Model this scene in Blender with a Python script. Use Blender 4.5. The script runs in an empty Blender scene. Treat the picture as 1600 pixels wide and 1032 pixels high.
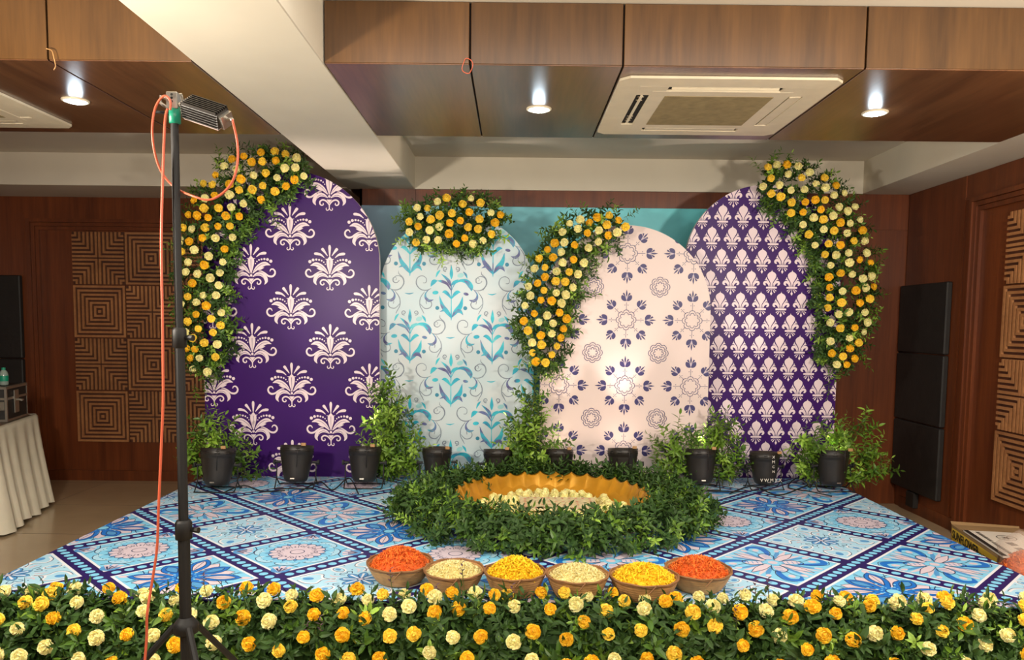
import bpy, math, random
from math import sin, cos, pi, radians as R, sqrt
from mathutils import Vector, Matrix, Euler

random.seed(7)
SC = bpy.context.scene
COL = SC.collection

# ------------------------------------------------------------------ camera, light, exposure
CAM_H = 1.42
FPX, CY, PITCH, YAW, ROLL = 1191.0, 598.7, R(4.418), R(0.045), R(0.634)
cam_d = bpy.data.cameras.new('camera')
cam = bpy.data.objects.new('camera', cam_d)
COL.objects.link(cam)
cam_d.sensor_width = 36.0
cam_d.lens = FPX / 1600 * 36
cam_d.shift_y = (CY - 516) / 1600
cam_d.clip_start = 0.05
cam_d.clip_end = 60
cam.matrix_world = (Matrix.Translation((0, 0, CAM_H)) @ Matrix.Rotation(YAW, 4, 'Z')
                    @ Matrix.Rotation(pi / 2 - PITCH, 4, 'X') @ Matrix.Rotation(ROLL, 4, 'Z'))
SC.camera = cam

world = bpy.data.worlds.new('world')
SC.world = world
world.use_nodes = True
world.node_tree.nodes['Background'].inputs[0].default_value = (1.0, 0.94, 0.86, 1)
world.node_tree.nodes['Background'].inputs[1].default_value = 0.65

SC.view_settings.view_transform = 'Standard'
SC.view_settings.look = 'None'
SC.view_settings.gamma = 1
SC.view_settings.use_curve_mapping = False
SC.view_settings.exposure = 0.22


def aim(o, target):
    d = Vector(target) - o.location
    o.rotation_euler = d.to_track_quat('-Z', 'Y').to_euler()


def area(name, loc, target, sx, sy, power, color, spread=180):
    l = bpy.data.lights.new(name, 'AREA')
    l.shape = 'RECTANGLE'
    l.size, l.size_y, l.energy, l.color = sx, sy, power, color
    l.spread = R(spread)
    o = bpy.data.objects.new(name, l)
    o.location = loc
    aim(o, target)
    COL.objects.link(o)
    return o


def spot(name, loc, target, power, color, angle, blend=0.6, size=0.03):
    l = bpy.data.lights.new(name, 'SPOT')
    l.energy, l.color, l.spot_size, l.spot_blend, l.shadow_soft_size = power, color, R(angle), blend, size
    o = bpy.data.objects.new(name, l)
    o.location = loc
    aim(o, target)
    COL.objects.link(o)
    return o


WARM = (1.0, 0.89, 0.74)
# two flood lamps on stands either side of the camera, and unseen fill lights added at the ceiling
area('flood_lamp_light', (-1.9, 1.75, 1.75), (-0.3, 5.2, 1.95), 0.22, 0.14, 54, WARM)
area('flood_lamp_light', (2.2, 1.6, 1.85), (0.9, 5.2, 1.6), 0.22, 0.14, 48, WARM)
area('ceiling_fill_light', (0.2, -0.4, 2.68), (0.1, 5.0, 1.0), 3.2, 1.2, 118, (1.0, 0.93, 0.84))
area('ceiling_fill_light', (0.0, 2.2, 2.69), (0.0, 2.4, 0.0), 3.2, 0.9, 26, (1.0, 0.94, 0.86))

# ------------------------------------------------------------------ pixel -> world helpers


def ray(x, y):
    c, s = cos(-ROLL), sin(-ROLL)
    u, v = x - 800, y - CY
    u, v = c * u - s * v, s * u + c * v
    d = (u / FPX, 1.0, -v / FPX)
    c, s = cos(PITCH), sin(PITCH)
    d = (d[0], c * d[1] + s * d[2], -s * d[1] + c * d[2])
    c, s = cos(YAW), sin(YAW)
    return Vector((c * d[0] - s * d[1], s * d[0] + c * d[1], d[2]))


def atz(x, y, z):
    d = ray(x, y)
    return Vector((0, 0, CAM_H)) + d * ((z - CAM_H) / d.z)


def aty(x, y, Y):
    d = ray(x, y)
    return Vector((0, 0, CAM_H)) + d * (Y / d.y)


# ------------------------------------------------------------------ materials
def lin(c):
    return tuple(((v / 12.92) if v <= 0.04045 else ((v + 0.055) / 1.055) ** 2.4) for v in c)


def C8(r, g, b):
    return lin((r / 255, g / 255, b / 255))


def mat(name, col, rough=0.6, metal=0.0, var=0.0, vscale=8.0, spec=0.5, objvar=0.0, emit=None, estr=0.0,
        alpha=1.0, trans=0.0, bump=0.0, bscale=40.0, coat=0.0, sub=0.0):
    m = bpy.data.materials.new(name)
    m.use_nodes = True
    nt = m.node_tree
    N, L = nt.nodes, nt.links
    b = N['Principled BSDF']
    b.inputs['Roughness'].default_value = rough
    b.inputs['Metallic'].default_value = metal
    b.inputs['Specular IOR Level'].default_value = spec
    b.inputs['Coat Weight'].default_value = coat
    base = (*col, 1)
    b.inputs['Base Color'].default_value = base
    tc = None
    if var or bump:
        tc = N.new('ShaderNodeTexCoord')
    src = None
    if var:
        n = N.new('ShaderNodeTexNoise')
        n.inputs['Scale'].default_value = vscale
        n.inputs['Detail'].default_value = 4
        L.new(tc.outputs['Object'], n.inputs['Vector'])
        mr = N.new('ShaderNodeMapRange')
        mr.inputs[1].default_value = 0.3
        mr.inputs[2].default_value = 0.7
        mr.inputs[3].default_value = 1 - var
        mr.inputs[4].default_value = 1 + var
        L.new(n.outputs['Fac'], mr.inputs[0])
        src = mr.outputs[0]
    if objvar:
        oi = N.new('ShaderNodeObjectInfo')
        mr2 = N.new('ShaderNodeMapRange')
        mr2.inputs[3].default_value = 1 - objvar
        mr2.inputs[4].default_value = 1 + objvar
        L.new(oi.outputs['Random'], mr2.inputs[0])
        if src:
            mm = N.new('ShaderNodeMath')
            mm.operation = 'MULTIPLY'
            L.new(src, mm.inputs[0])
            L.new(mr2.outputs[0], mm.inputs[1])
            src = mm.outputs[0]
        else:
            src = mr2.outputs[0]
    if src:
        vm = N.new('ShaderNodeVectorMath')
        vm.operation = 'SCALE'
        vm.inputs[0].default_value = col
        L.new(src, vm.inputs['Scale'])
        L.new(vm.outputs[0], b.inputs['Base Color'])
    if bump:
        n = N.new('ShaderNodeTexNoise')
        n.inputs['Scale'].default_value = bscale
        n.inputs['Detail'].default_value = 5
        L.new(tc.outputs['Object'], n.inputs['Vector'])
        bp = N.new('ShaderNodeBump')
        bp.inputs['Strength'].default_value = bump
        bp.inputs['Distance'].default_value = 0.01
        L.new(n.outputs['Fac'], bp.inputs['Height'])
        L.new(bp.outputs[0], b.inputs['Normal'])
    if emit:
        b.inputs['Emission Color'].default_value = (*emit, 1)
        b.inputs['Emission Strength'].default_value = estr
    if alpha < 1:
        b.inputs['Alpha'].default_value = alpha
    if trans:
        b.inputs['Transmission Weight'].default_value = trans
    if sub:
        b.inputs['Subsurface Weight'].default_value = sub
        b.inputs['Subsurface Scale'].default_value = 0.01
    return m


def wood(name, dark, light, scale=(1, 1, 1), rough=0.35, coat=0.15, objvar=0.1, mid=0.5):
    """veneer: long streaks; 'scale' small along the grain, large across it"""
    m = bpy.data.materials.new(name)
    m.use_nodes = True
    nt = m.node_tree
    N, L = nt.nodes, nt.links
    b = N['Principled BSDF']
    tc = N.new('ShaderNodeTexCoord')
    oi = N.new('ShaderNodeObjectInfo')
    add = N.new('ShaderNodeVectorMath')
    add.operation = 'MULTIPLY_ADD'
    comb = N.new('ShaderNodeCombineXYZ')
    for k in range(3):
        L.new(oi.outputs['Random'], comb.inputs[k])
    L.new(comb.outputs[0], add.inputs[0])
    add.inputs[1].default_value = (7, 5, 3)
    L.new(tc.outputs['Object'], add.inputs[2])
    mp = N.new('ShaderNodeMapping')
    mp.inputs['Scale'].default_value = scale
    L.new(add.outputs[0], mp.inputs['Vector'])
    n1 = N.new('ShaderNodeTexNoise')
    n1.inputs['Scale'].default_value = 1.0
    n1.inputs['Detail'].default_value = 3
    n1.inputs['Roughness'].default_value = 0.6
    L.new(mp.outputs[0], n1.inputs['Vector'])
    n2 = N.new('ShaderNodeTexNoise')
    n2.inputs['Scale'].default_value = 7.0
    n2.inputs['Detail'].default_value = 4
    L.new(mp.outputs[0], n2.inputs['Vector'])
    mx = N.new('ShaderNodeMix')
    mx.inputs[0].default_value = 0.35
    L.new(n1.outputs['Fac'], mx.inputs[2])
    L.new(n2.outputs['Fac'], mx.inputs[3])
    cr = N.new('ShaderNodeValToRGB')
    cr.color_ramp.elements[0].position = 0.32
    cr.color_ramp.elements[0].color = (*dark, 1)
    cr.color_ramp.elements[1].position = 0.68
    cr.color_ramp.elements[1].color = (*light, 1)
    L.new(mx.outputs[0], cr.inputs[0])
    mr = N.new('ShaderNodeMapRange')
    mr.inputs[3].default_value = 1 - objvar
    mr.inputs[4].default_value = 1 + objvar
    L.new(oi.outputs['Random'], mr.inputs[0])
    vm = N.new('ShaderNodeVectorMath')
    vm.operation = 'SCALE'
    L.new(cr.outputs[0], vm.inputs[0])
    L.new(mr.outputs[0], vm.inputs['Scale'])
    L.new(vm.outputs[0], b.inputs['Base Color'])
    b.inputs['Roughness'].default_value = rough
    b.inputs['Coat Weight'].default_value = coat
    b.inputs['Coat Roughness'].default_value = 0.25
    return m


def ramp_noise(name, stops, vscale, rough=0.5, detail=3):
    m = bpy.data.materials.new(name)
    m.use_nodes = True
    N, L = m.node_tree.nodes, m.node_tree.links
    b = N['Principled BSDF']
    tc = N.new('ShaderNodeTexCoord')
    n = N.new('ShaderNodeTexNoise')
    n.inputs['Scale'].default_value = vscale
    n.inputs['Detail'].default_value = detail
    L.new(tc.outputs['Object'], n.inputs['Vector'])
    cr = N.new('ShaderNodeValToRGB')
    e = cr.color_ramp.elements
    e[0].position, e[0].color = stops[0][0], (*stops[0][1], 1)
    e[1].position, e[1].color = stops[-1][0], (*stops[-1][1], 1)
    for p, c in stops[1:-1]:
        x = e.new(p)
        x.color = (*c, 1)
    L.new(n.outputs['Fac'], cr.inputs[0])
    L.new(cr.outputs[0], b.inputs['Base Color'])
    b.inputs['Roughness'].default_value = rough
    return m


M = {}
M['plaster'] = mat('white plaster', C8(216, 208, 190), 0.75, var=0.03, vscale=3)
M['plaster2'] = mat('cream plaster', C8(214, 205, 188), 0.75, var=0.03, vscale=3)
M['wood_v'] = wood('upright veneer', C8(68, 44, 21), C8(100, 68, 34), (9, 9, 0.7))
M['wood_soffit'] = wood('soffit veneer', C8(78, 50, 34), C8(116, 78, 50), (9, 0.6, 9), rough=0.3, coat=0.45)
M['wood_dark'] = wood('dark wall veneer', C8(86, 40, 18), C8(122, 62, 28), (14, 14, 0.6), rough=0.4, coat=0.1, objvar=0.05)
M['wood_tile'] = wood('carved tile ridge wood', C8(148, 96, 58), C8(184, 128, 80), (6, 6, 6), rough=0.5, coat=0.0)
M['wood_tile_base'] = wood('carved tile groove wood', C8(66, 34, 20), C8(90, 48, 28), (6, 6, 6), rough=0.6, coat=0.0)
M['groove'] = mat('panel joint', C8(28, 16, 10), 0.9)
M['floor'] = mat('polished beige floor', C8(184, 160, 126), 0.25, var=0.08, vscale=2.5, coat=0.2)
M['floor_joint'] = mat('floor joint', C8(105, 88, 66), 0.6)
M['white_plastic'] = mat('aged white plastic', C8(222, 208, 180), 0.5, var=0.05, vscale=12)
M['filter'] = mat('dusty filter', C8(150, 132, 92), 0.9, var=0.16, vscale=22)
M['black_gap'] = mat('black opening', C8(22, 18, 15), 0.8)
M['black'] = mat('black painted metal', C8(40, 35, 31), 0.42, var=0.1, vscale=18)
M['black_matte'] = mat('black rubber', C8(22, 21, 20), 0.6)
M['slate'] = mat('black padded panel', C8(32, 29, 27), 0.6, var=0.15, vscale=10, bump=0.2, bscale=25)
M['silver'] = mat('silver metal', C8(190, 185, 176), 0.3, metal=0.9)
M['white_emit'] = mat('lamp glass lit', (1, 1, 1), 0.4, emit=(0.72, 0.88, 1.0), estr=26.0)
M['par_emit'] = mat('stage light lens lit', (1, .9, .8), 0.4, emit=(1.0, 0.78, 0.62), estr=5.0)
M['leaf_a'] = mat('leaf green', C8(98, 132, 40), 0.4, objvar=0.28, var=0.2, vscale=9, spec=0.4)
M['leaf_b'] = mat('leaf dark green', C8(72, 106, 34), 0.4, objvar=0.25, var=0.2, vscale=9, spec=0.4)
M['leaf_c'] = mat('leaf fresh green', C8(142, 176, 66), 0.45, objvar=0.22, var=0.15, vscale=9, spec=0.4)
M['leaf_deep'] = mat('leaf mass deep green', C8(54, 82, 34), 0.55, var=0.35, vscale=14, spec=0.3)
M['stem'] = mat('green stem', C8(92, 100, 50), 0.6)
M['twig'] = mat('dried plum bloom', C8(92, 66, 78), 0.8, var=0.3, vscale=60)
M['pet_orange'] = mat('deep yellow petal', C8(250, 198, 34), 0.6, objvar=0.10, var=0.08, vscale=60, sub=0.15)
M['pet_yellow'] = mat('yellow petal', C8(252, 216, 72), 0.6, objvar=0.08, var=0.08, vscale=60, sub=0.15)
M['pet_cream'] = mat('cream petal', C8(248, 238, 170), 0.6, objvar=0.06, var=0.05, vscale=60, sub=0.15)
M['pet_marigold'] = mat('loose orange petals', C8(238, 122, 36), 0.7, var=0.25, vscale=50)
M['pet_marigold2'] = mat('loose deep orange petals', C8(214, 92, 22), 0.7, var=0.25, vscale=50)
M['pet_gold'] = mat('loose yellow petals', C8(252, 216, 30), 0.7, var=0.12, vscale=50)
M['pet_gold2'] = mat('loose golden petals', C8(240, 192, 20), 0.7, var=0.12, vscale=50)
M['pet_pale'] = mat('loose cream petals', C8(242, 230, 166), 0.7, var=0.1, vscale=50)
M['pet_pale2'] = mat('loose straw petals', C8(224, 208, 136), 0.7, var=0.1, vscale=50)
M['cane'] = mat('split cane', C8(178, 134, 84), 0.6, var=0.2, vscale=30)
M['cane2'] = mat('darker split cane', C8(140, 98, 58), 0.65, var=0.2, vscale=30)
M['gold'] = mat('golden sheet metal', C8(208, 146, 34), 0.35, metal=0.45, var=0.15, vscale=9, bump=0.12, bscale=8)
M['cable_red'] = mat('orange red cable', C8(206, 96, 66), 0.4)
M['green_tape'] = mat('green plastic collar', C8(20, 140, 110), 0.4)
M['lamp_glass'] = mat('lamp front glass', C8(200, 170, 160), 0.15, metal=0.3, emit=(1, 0.85, 0.75), estr=0.15)
M['cloth'] = mat('white table cloth', C8(226, 218, 196), 0.7, var=0.05, vscale=9, sub=0.05)
M['cardboard'] = mat('cardboard', C8(148, 118, 78), 0.8, var=0.06, vscale=12)
M['yellow_print'] = mat('yellow box print', C8(226, 190, 60), 0.6)
M['paper'] = mat('white printed card', C8(222, 214, 200), 0.6)
M['ink'] = mat('black ink', C8(30, 26, 24), 0.6)
M['purple'] = mat('purple satin print', C8(58, 20, 96), 0.36, var=0.05, vscale=4, spec=0.2)
M['purple2'] = mat('violet satin print', C8(60, 24, 98), 0.36, var=0.05, vscale=4, spec=0.2)
M['pink_white'] = mat('pale pink print', C8(232, 212, 218), 0.4)
M['arch_side'] = mat('flex edge', C8(208, 196, 196), 0.5)
M['ivory'] = mat('pale blush satin print', C8(226, 206, 200), 0.42, var=0.02, vscale=3)
M['indigo'] = mat('indigo print', C8(54, 48, 104), 0.45)
M['indigo2'] = mat('grey lilac print', C8(190, 178, 206), 0.45)
M["water_bg"] = ramp_noise("pale watercolour print", [(0.3, C8(184, 210, 218)), (0.7, C8(206, 212, 214))], 2.2, 0.42)
M['water_a'] = ramp_noise('turquoise watercolour print', [(0.3, C8(80, 90, 140)), (0.42, C8(24, 160, 192)), (0.6, C8(50, 192, 208)), (0.74, C8(130, 210, 214))], 9, 0.45)
M['water_b'] = ramp_noise('violet watercolour print', [(0.36, C8(84, 80, 130)), (0.48, C8(96, 110, 160)), (0.58, C8(50, 176, 200))], 9, 0.45)
M['water_c'] = ramp_noise('grey scroll watercolour print', [(0.3, C8(96, 104, 126)), (0.7, C8(142, 160, 172))], 12, 0.45)
M['water_e'] = mat('pale turquoise wash print', C8(150, 205, 210), 0.45)
M['water_d'] = mat('blue dot print', C8(40, 130, 160), 0.45)
M['navy'] = mat('navy print', C8(40, 26, 96), 0.42)
M['t_cyan'] = mat('pale cyan print', C8(134, 210, 244), 0.42)
M['t_pale'] = mat('ice blue print', C8(176, 222, 244), 0.42)
M['t_blue'] = mat('mid blue print', C8(30, 116, 206), 0.42)
M['t_blue2'] = mat('steel blue print', C8(84, 156, 214), 0.42)
M['t_pink'] = mat('pinkish white print', C8(222, 206, 216), 0.42)
M['t_white'] = mat('white print', C8(236, 238, 244), 0.42)
M['t_line'] = mat('dark outline print', C8(40, 50, 96), 0.42)


def gradient_backdrop():  # pale lavender blue at the left end, turning teal towards the right
    m = bpy.data.materials.new('teal backdrop gradient')
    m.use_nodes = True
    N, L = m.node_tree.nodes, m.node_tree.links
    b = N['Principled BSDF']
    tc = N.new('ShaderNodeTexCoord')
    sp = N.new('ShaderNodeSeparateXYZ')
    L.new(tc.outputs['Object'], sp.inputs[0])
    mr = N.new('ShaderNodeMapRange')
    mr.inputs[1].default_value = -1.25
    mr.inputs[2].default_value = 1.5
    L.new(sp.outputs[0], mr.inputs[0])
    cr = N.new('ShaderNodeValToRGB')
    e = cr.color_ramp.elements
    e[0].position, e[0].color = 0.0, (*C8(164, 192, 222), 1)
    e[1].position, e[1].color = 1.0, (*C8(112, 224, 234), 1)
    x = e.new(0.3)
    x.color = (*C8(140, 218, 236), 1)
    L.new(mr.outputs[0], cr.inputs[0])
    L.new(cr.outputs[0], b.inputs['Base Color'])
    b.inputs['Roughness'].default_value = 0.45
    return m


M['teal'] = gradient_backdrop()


# ------------------------------------------------------------------ mesh helpers
class MB:
    def __init__(s):
        s.v, s.f, s.m = [], [], []

    def add(s, vs, fs, mi=0):
        o = len(s.v)
        s.v.extend([tuple(p) for p in vs])
        s.f.extend([tuple(i + o for i in f) for f in fs])
        s.m.extend([mi] * len(fs))
        return s

    def box(s, x0, x1, y0, y1, z0, z1, mi=0, mtx=None):
        vs = [Vector((x, y, z)) for z in (z0, z1) for y in (y0, y1) for x in (x0, x1)]
        if mtx:
            vs = [mtx @ v for v in vs]
        return s.add(vs, [(0, 2, 3, 1), (4, 5, 7, 6), (0, 1, 5, 4), (2, 6, 7, 3), (0, 4, 6, 2), (1, 3, 7, 5)], mi)

    def bbox(s, x0, x1, y0, y1, z0, z1, b=0.004, mi=0, mtx=None):
        """box with chamfered edges"""
        import bmesh
        bm = bmesh.new()
        bmesh.ops.create_cube(bm, size=1)
        for v in bm.verts:
            v.co = Vector(((x0 + x1) / 2 + v.co.x * (x1 - x0), (y0 + y1) / 2 + v.co.y * (y1 - y0), (z0 + z1) / 2 + v.co.z * (z1 - z0)))
        bmesh.ops.bevel(bm, geom=bm.edges[:], offset=b, segments=1, affect='EDGES')
        bm.verts.index_update()
        vs = [v.co.copy() for v in bm.verts]
        if mtx:
            vs = [mtx @ v for v in vs]
        s.add(vs, [tuple(v.index for v in f.verts) for f in bm.faces], mi)
        bm.free()
        return s

    def lathe(s, prof, n=24, c=(0, 0, 0), mi=0, mtx=None, wob=None):
        vs, fs = [], []
        k = len(prof)
        for i in range(n):
            a = 2 * pi * i / n
            for j, (r, z) in enumerate(prof):
                rr = r if not wob else r * wob(a, j)
                vs.append(Vector((c[0] + rr * cos(a), c[1] + rr * sin(a), c[2] + z)))
        if mtx:
            vs = [mtx @ v for v in vs]
        for i in range(n):
            i2 = (i + 1) % n
            for j in range(k - 1):
                fs.append((i * k + j, i2 * k + j, i2 * k + j + 1, i * k + j + 1))
        return s.add(vs, fs, mi)

    def tube(s, pts, r, n=8, mi=0, cap=True, closed=False):
        pts = [Vector(p) for p in pts]
        k = len(pts)
        rad = r if isinstance(r, (list, tuple)) else [r] * k
        up = None
        rings = []
        for i, p in enumerate(pts):
            if closed:
                t = pts[(i + 1) % k] - pts[i - 1]
            else:
                t = pts[min(i + 1, k - 1)] - pts[max(i - 1, 0)]
            t.normalize()
            if up is None:
                up = Vector((0, 0, 1)) if abs(t.z) < 0.9 else Vector((1, 0, 0))
            a = t.cross(up)
            if a.length < 1e-5:
                a = t.orthogonal()
            a.normalize()
            up = a.cross(t)
            rings.append([p + (a * cos(2 * pi * j / n) + up * sin(2 * pi * j / n)) * rad[i] for j in range(n)])
        vs = [v for rg in rings for v in rg]
        fs = []
        for i in range(k if closed else k - 1):
            i2 = (i + 1) % k
            for j in range(n):
                j2 = (j + 1) % n
                fs.append((i * n + j, i * n + j2, i2 * n + j2, i2 * n + j))
        if cap and not closed:
            fs.append(tuple(reversed(range(n))))
            fs.append(tuple((k - 1) * n + j for j in range(n)))
        return s.add(vs, fs, mi)

    def build(s, name, mats, parent=None, origin=None, smooth=False):
        if not isinstance(mats, (list, tuple)):
            mats = [mats]
        if origin is None:
            origin = WL.get(parent.name, Vector((0, 0, 0))) if parent else Vector((0, 0, 0))
        origin = Vector(origin)
        me = bpy.data.meshes.new(name)
        me.from_pydata([(p[0] - origin.x, p[1] - origin.y, p[2] - origin.z) for p in s.v], [], s.f)
        for m_ in mats:
            me.materials.append(m_)
        if any(s.m):
            me.polygons.foreach_set('material_index', s.m)
        if smooth:
            me.polygons.foreach_set('use_smooth', [True] * len(me.polygons))
        me.update()
        o = bpy.data.objects.new(name, me)
        COL.objects.link(o)
        if parent:
            o.parent = parent
            o.location = origin - WL.get(parent.name, Vector((0, 0, 0)))
        else:
            o.location = origin
        WL[o.name] = origin
        return o


TEXTS = []
WL = {}   # origin of each object in the world


def tag(o, label=None, cat=None, group=None, kind=None):
    if label:
        o['label'] = label
    if cat:
        o['category'] = cat
    if group:
        o['group'] = group
    if kind:
        o['kind'] = kind
    return o


def empty(name, loc, label=None, cat=None, group=None):
    o = bpy.data.objects.new(name, None)
    o.location = loc
    o.empty_display_size = 0.1
    COL.objects.link(o)
    WL[o.name] = Vector(loc)
    return tag(o, label, cat, group)


def inst(name, me, parent, world_loc, rot, scale=1.0):
    o = bpy.data.objects.new(name, me)
    o.parent = parent
    o.location = Vector(world_loc) - WL[parent.name]
    o.rotation_euler = rot
    o.scale = (scale, scale, scale)
    COL.objects.link(o)
    return o


def struct(name, mb, mats, smooth=False, parent=None):
    o = mb.build(name, mats, parent, smooth=smooth)
    if not parent:
        o['kind'] = 'structure'
    return o


def bez(pts, n=8):
    """Catmull-Rom through the points"""
    P = [Vector(p) for p in pts]
    out = []
    for i in range(len(P) - 1):
        p0, p1, p2, p3 = P[max(i - 1, 0)], P[i], P[i + 1], P[min(i + 2, len(P) - 1)]
        for k in range(n):
            t = k / n
            out.append(0.5 * ((2 * p1) + (p2 - p0) * t + (2 * p0 - 5 * p1 + 4 * p2 - p3) * t * t + (3 * p1 - p0 - 3 * p2 + p3) * t ** 3))
    out.append(P[-1])
    return out


# ------------------------------------------------------------------ the setting
X0, X1 = -4.6, 3.11          # side walls
ZB, ZC = 2.47, 2.72          # underside of beams and soffits; ceiling
YB, YL = 6.1, 6.66           # back wall middle; back wall left
Y0 = -2.6

f = MB()
f.box(X0 - .1, X1 + .1, Y0, YL + .1, -0.1, 0.0)
struct('floor', f, M['floor'])
j = MB()
for k in range(-5, 5):
    j.box(k * 0.8 - .35, k * 0.8 - .347, Y0, YL, 0.0, 0.0006)
for k in range(-2, 9):
    j.box(X0, X1, k * 0.8 + .15, k * 0.8 + .153, 0.0, 0.0006)
struct('floor_joint', j, M['floor_joint'], parent=bpy.data.objects['floor'])

c = MB()
c.box(X0 - .1, X1 + .1, Y0, YL + .1, ZC, ZC + .1)
struct('ceiling', c, M['plaster2'])

# beams
bm_ = MB()
bm_.bbox(-1.315, -0.785, Y0, YB + .02, ZB, ZC + .02, 0.004)
struct('trim_1', bm_, M['plaster'])
bm_ = MB()
bm_.box(2.73, X1 + .02, Y0, YB + .02, ZB, ZC + .02)
struct('trim_2', bm_, M['plaster'])
bm_ = MB()
bm_.box(-0.785, 2.73, YB - .02, YB + .06, ZB, ZC + .02)
struct('trim_3', bm_, M['plaster'])
bm_ = MB()
bm_.box(X0, -1.315, YB - .02, YL + .02, ZB, ZC + .02)
struct('trim_4', bm_, M['plaster2'])

# walls
w = MB()
w.box(-1.22, X1 + .12, YB, YB + .1, 0, ZC)
w.box(-1.22, -1.12, YB, YL, 0, ZC)
wb = struct('wall_back', w, M['wood_dark'])
w = MB()
w.box(X0 - .1, -1.2, YL, YL + .1, 0, ZC)
wl = struct('wall_back_left', w, M['wood_dark'])
w = MB()
w.box(X1, X1 + .1, Y0, YB + .1, 0, ZC)
wr = struct('wall_right', w, M['wood_dark'])
w = MB()
w.box(X0 - .1, X0, Y0, YL + .1, 0, ZC)
struct('wall_left', w, M['wood_dark'])
w = MB()
w.box(X0 - .1, X1 + .1, Y0 - .1, Y0, 0, ZC)
struct('wall_front', w, M['plaster2'])

# veneer sheets on the visible walls, with open joints
zj = 2.19
for (x0, x1, z0, z1) in ((2.40, 3.104, zj + .003, ZB - .002), (2.40, 3.104, 0.002, zj - .003), (-.775, 2.397, zj + .003, ZB - .002), (-1.2, -.779, zj + .003, ZB - .002), (1.66, 2.397, 0.002, zj - .003)):
    MB().box(x0, x1, YB - .008, YB - .0005, z0, z1).build('veneer_panel', M['wood_dark'], wb)
for (y0, y1, z0, z1) in ((5.33, 6.08, .002, ZB - .002), (3.4, 5.02, 2.30, ZB - .002), (3.4, 5.326, ZB - .17, ZB - .163)):
    MB().box(X1 - .008, X1 - .0005, y0, y1, z0, z1).build('veneer_panel', M['wood_dark'], wr)
# moulding round the carved door on the right wall
mo = MB()
for k, (d, t) in enumerate(((0.0, .035), (.032, .022), (.064, .012))):
    mo.box(X1 - .012 - t, X1 - .0005, 5.22 - d - .03, 5.22 - d, .0, 2.30 - d)
    mo.box(X1 - .012 - t, X1 - .0005, 3.0, 5.22 - d - .0302, 2.27 - d, 2.30 - d)
struct('trim_5', mo, M['wood_dark'])
# moulding round the carved panel on the left part of the back wall
mo = MB()
xa = aty(47, 400, YL).x
for k, (d, t) in enumerate(((0.0, .035), (.032, .022), (.064, .012))):
    mo.box(xa + d, xa + d + .03, YL - .012 - t, YL - .0005, 0, 2.28 - d)
    mo.box(xa + d + .0302, -1.3, YL - .012 - t, YL - .0005, 2.25 - d, 2.28 - d)
struct('trim_6', mo, M['wood_dark'])
mo = MB()
mo.box(X0, -1.2, YL - .015, YL - .0005, 0, .09)
mo.box(X1 - .014, X1 - .0005, 0, 6.0, 0, .09)
struct('baseboard_back', mo, M['wood_dark'])

# carved tiles
TS = 0.459


def carved_tile(kind):
    """square tile in the x/z plane, centre at the origin, facing -y"""
    b = MB()
    h = TS / 2
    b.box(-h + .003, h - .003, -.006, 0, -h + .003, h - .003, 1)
    n, wdt = 7, 0.018
    if kind == 'squares':
        for k in range(n):
            r = h - .006 - k * 0.0352
            if r < 0.009:
                break
            w_ = min(wdt, r)
            b.box(-r, r, -.02, -.006, r - w_, r, 0)
            b.box(-r, r, -.02, -.006, -r, -r + w_, 0)
            b.box(-r, -r + w_, -.02, -.006, -r + w_, r - w_, 0)
            b.box(r - w_, r, -.02, -.006, -r + w_, r - w_, 0)
    else:
        for sx in (-1, 1):
            for sz in (-1, 1):
                for k in range(n):
                    r = .006 + k * 0.0352
                    if r > h - .02:
                        break
                    e = h - .006
                    xs = sorted((sx * r, sx * (r + wdt)))
                    zs = sorted((sz * r, sz * e))
                    b.box(xs[0], xs[1], -.02, -.006, zs[0], zs[1], 0)
                    xs = sorted((sx * (r + wdt), sx * e))
                    zs = sorted((sz * r, sz * (r + wdt)))
                    b.box(xs[0], xs[1], -.02, -.006, zs[0], zs[1], 0)
    me = bpy.data.meshes.new('carved_tile')
    me.from_pydata(b.v, [], b.f)
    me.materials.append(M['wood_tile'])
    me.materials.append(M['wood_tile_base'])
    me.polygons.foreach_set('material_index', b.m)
    return me


TM = {k: carved_tile(k) for k in ('squares', 'chevrons')}
ZT = 2.178
for col in range(4):
    for row in range(4):
        k = 'squares' if (col + row) % 2 else 'chevrons'
        inst('carved_tile', TM[k], wl, (-3.822 + TS * (col + .5), YL - .001, ZT - TS * (row + .5)), (0, 0, 0))
for col in range(3):
    for row in range(4):
        k = 'squares' if (col + row) % 2 else 'chevrons'
        inst('carved_tile', TM[k], wr, (X1 - .001, 4.85 - TS * (col + .5), ZT - .02 - TS * (row + .5)), (0, 0, -pi / 2))

# wooden soffits under the ceiling: boxes of veneer panels
SY0, SY1 = 3.19, 4.385
MB().box(-.775, 2.725, SY0 + .02, SY1 - .01, ZB + .01, ZC - .001).build('soffit_core', M['groove']).__setitem__('kind', 'structure')
sof = bpy.data.objects['soffit_core']
sof.name = 'trim_7'
WL['trim_7'] = Vector((0, 0, 0))
xs = [-.783, -.188, .435, 1.42, 2.728]
for a, b in zip(xs[:-1], xs[1:]):
    MB().bbox(a + .004, b - .004, SY0, SY0 + .018, ZB + .004, ZC - .003, .0015).build('veneer_panel', M['wood_v'], sof)
    MB().bbox(a + .004, b - .004, SY0 + .004, SY1, ZB, ZB + .012, .0015).build('soffit_panel', M['wood_soffit'], sof)
MB().bbox(-.78, 2.725, SY1 - .01, SY1, ZB + .004, ZC - .003, .0015).build('veneer_panel', M['wood_v'], sof)
MB().box(X0, -1.325, SY0 + .02, SY1 - .01, ZB + .01, ZC - .001).build('trim_8', M['groove'])
sof2 = bpy.data.objects['trim_8']
sof2['kind'] = 'structure'
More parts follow.
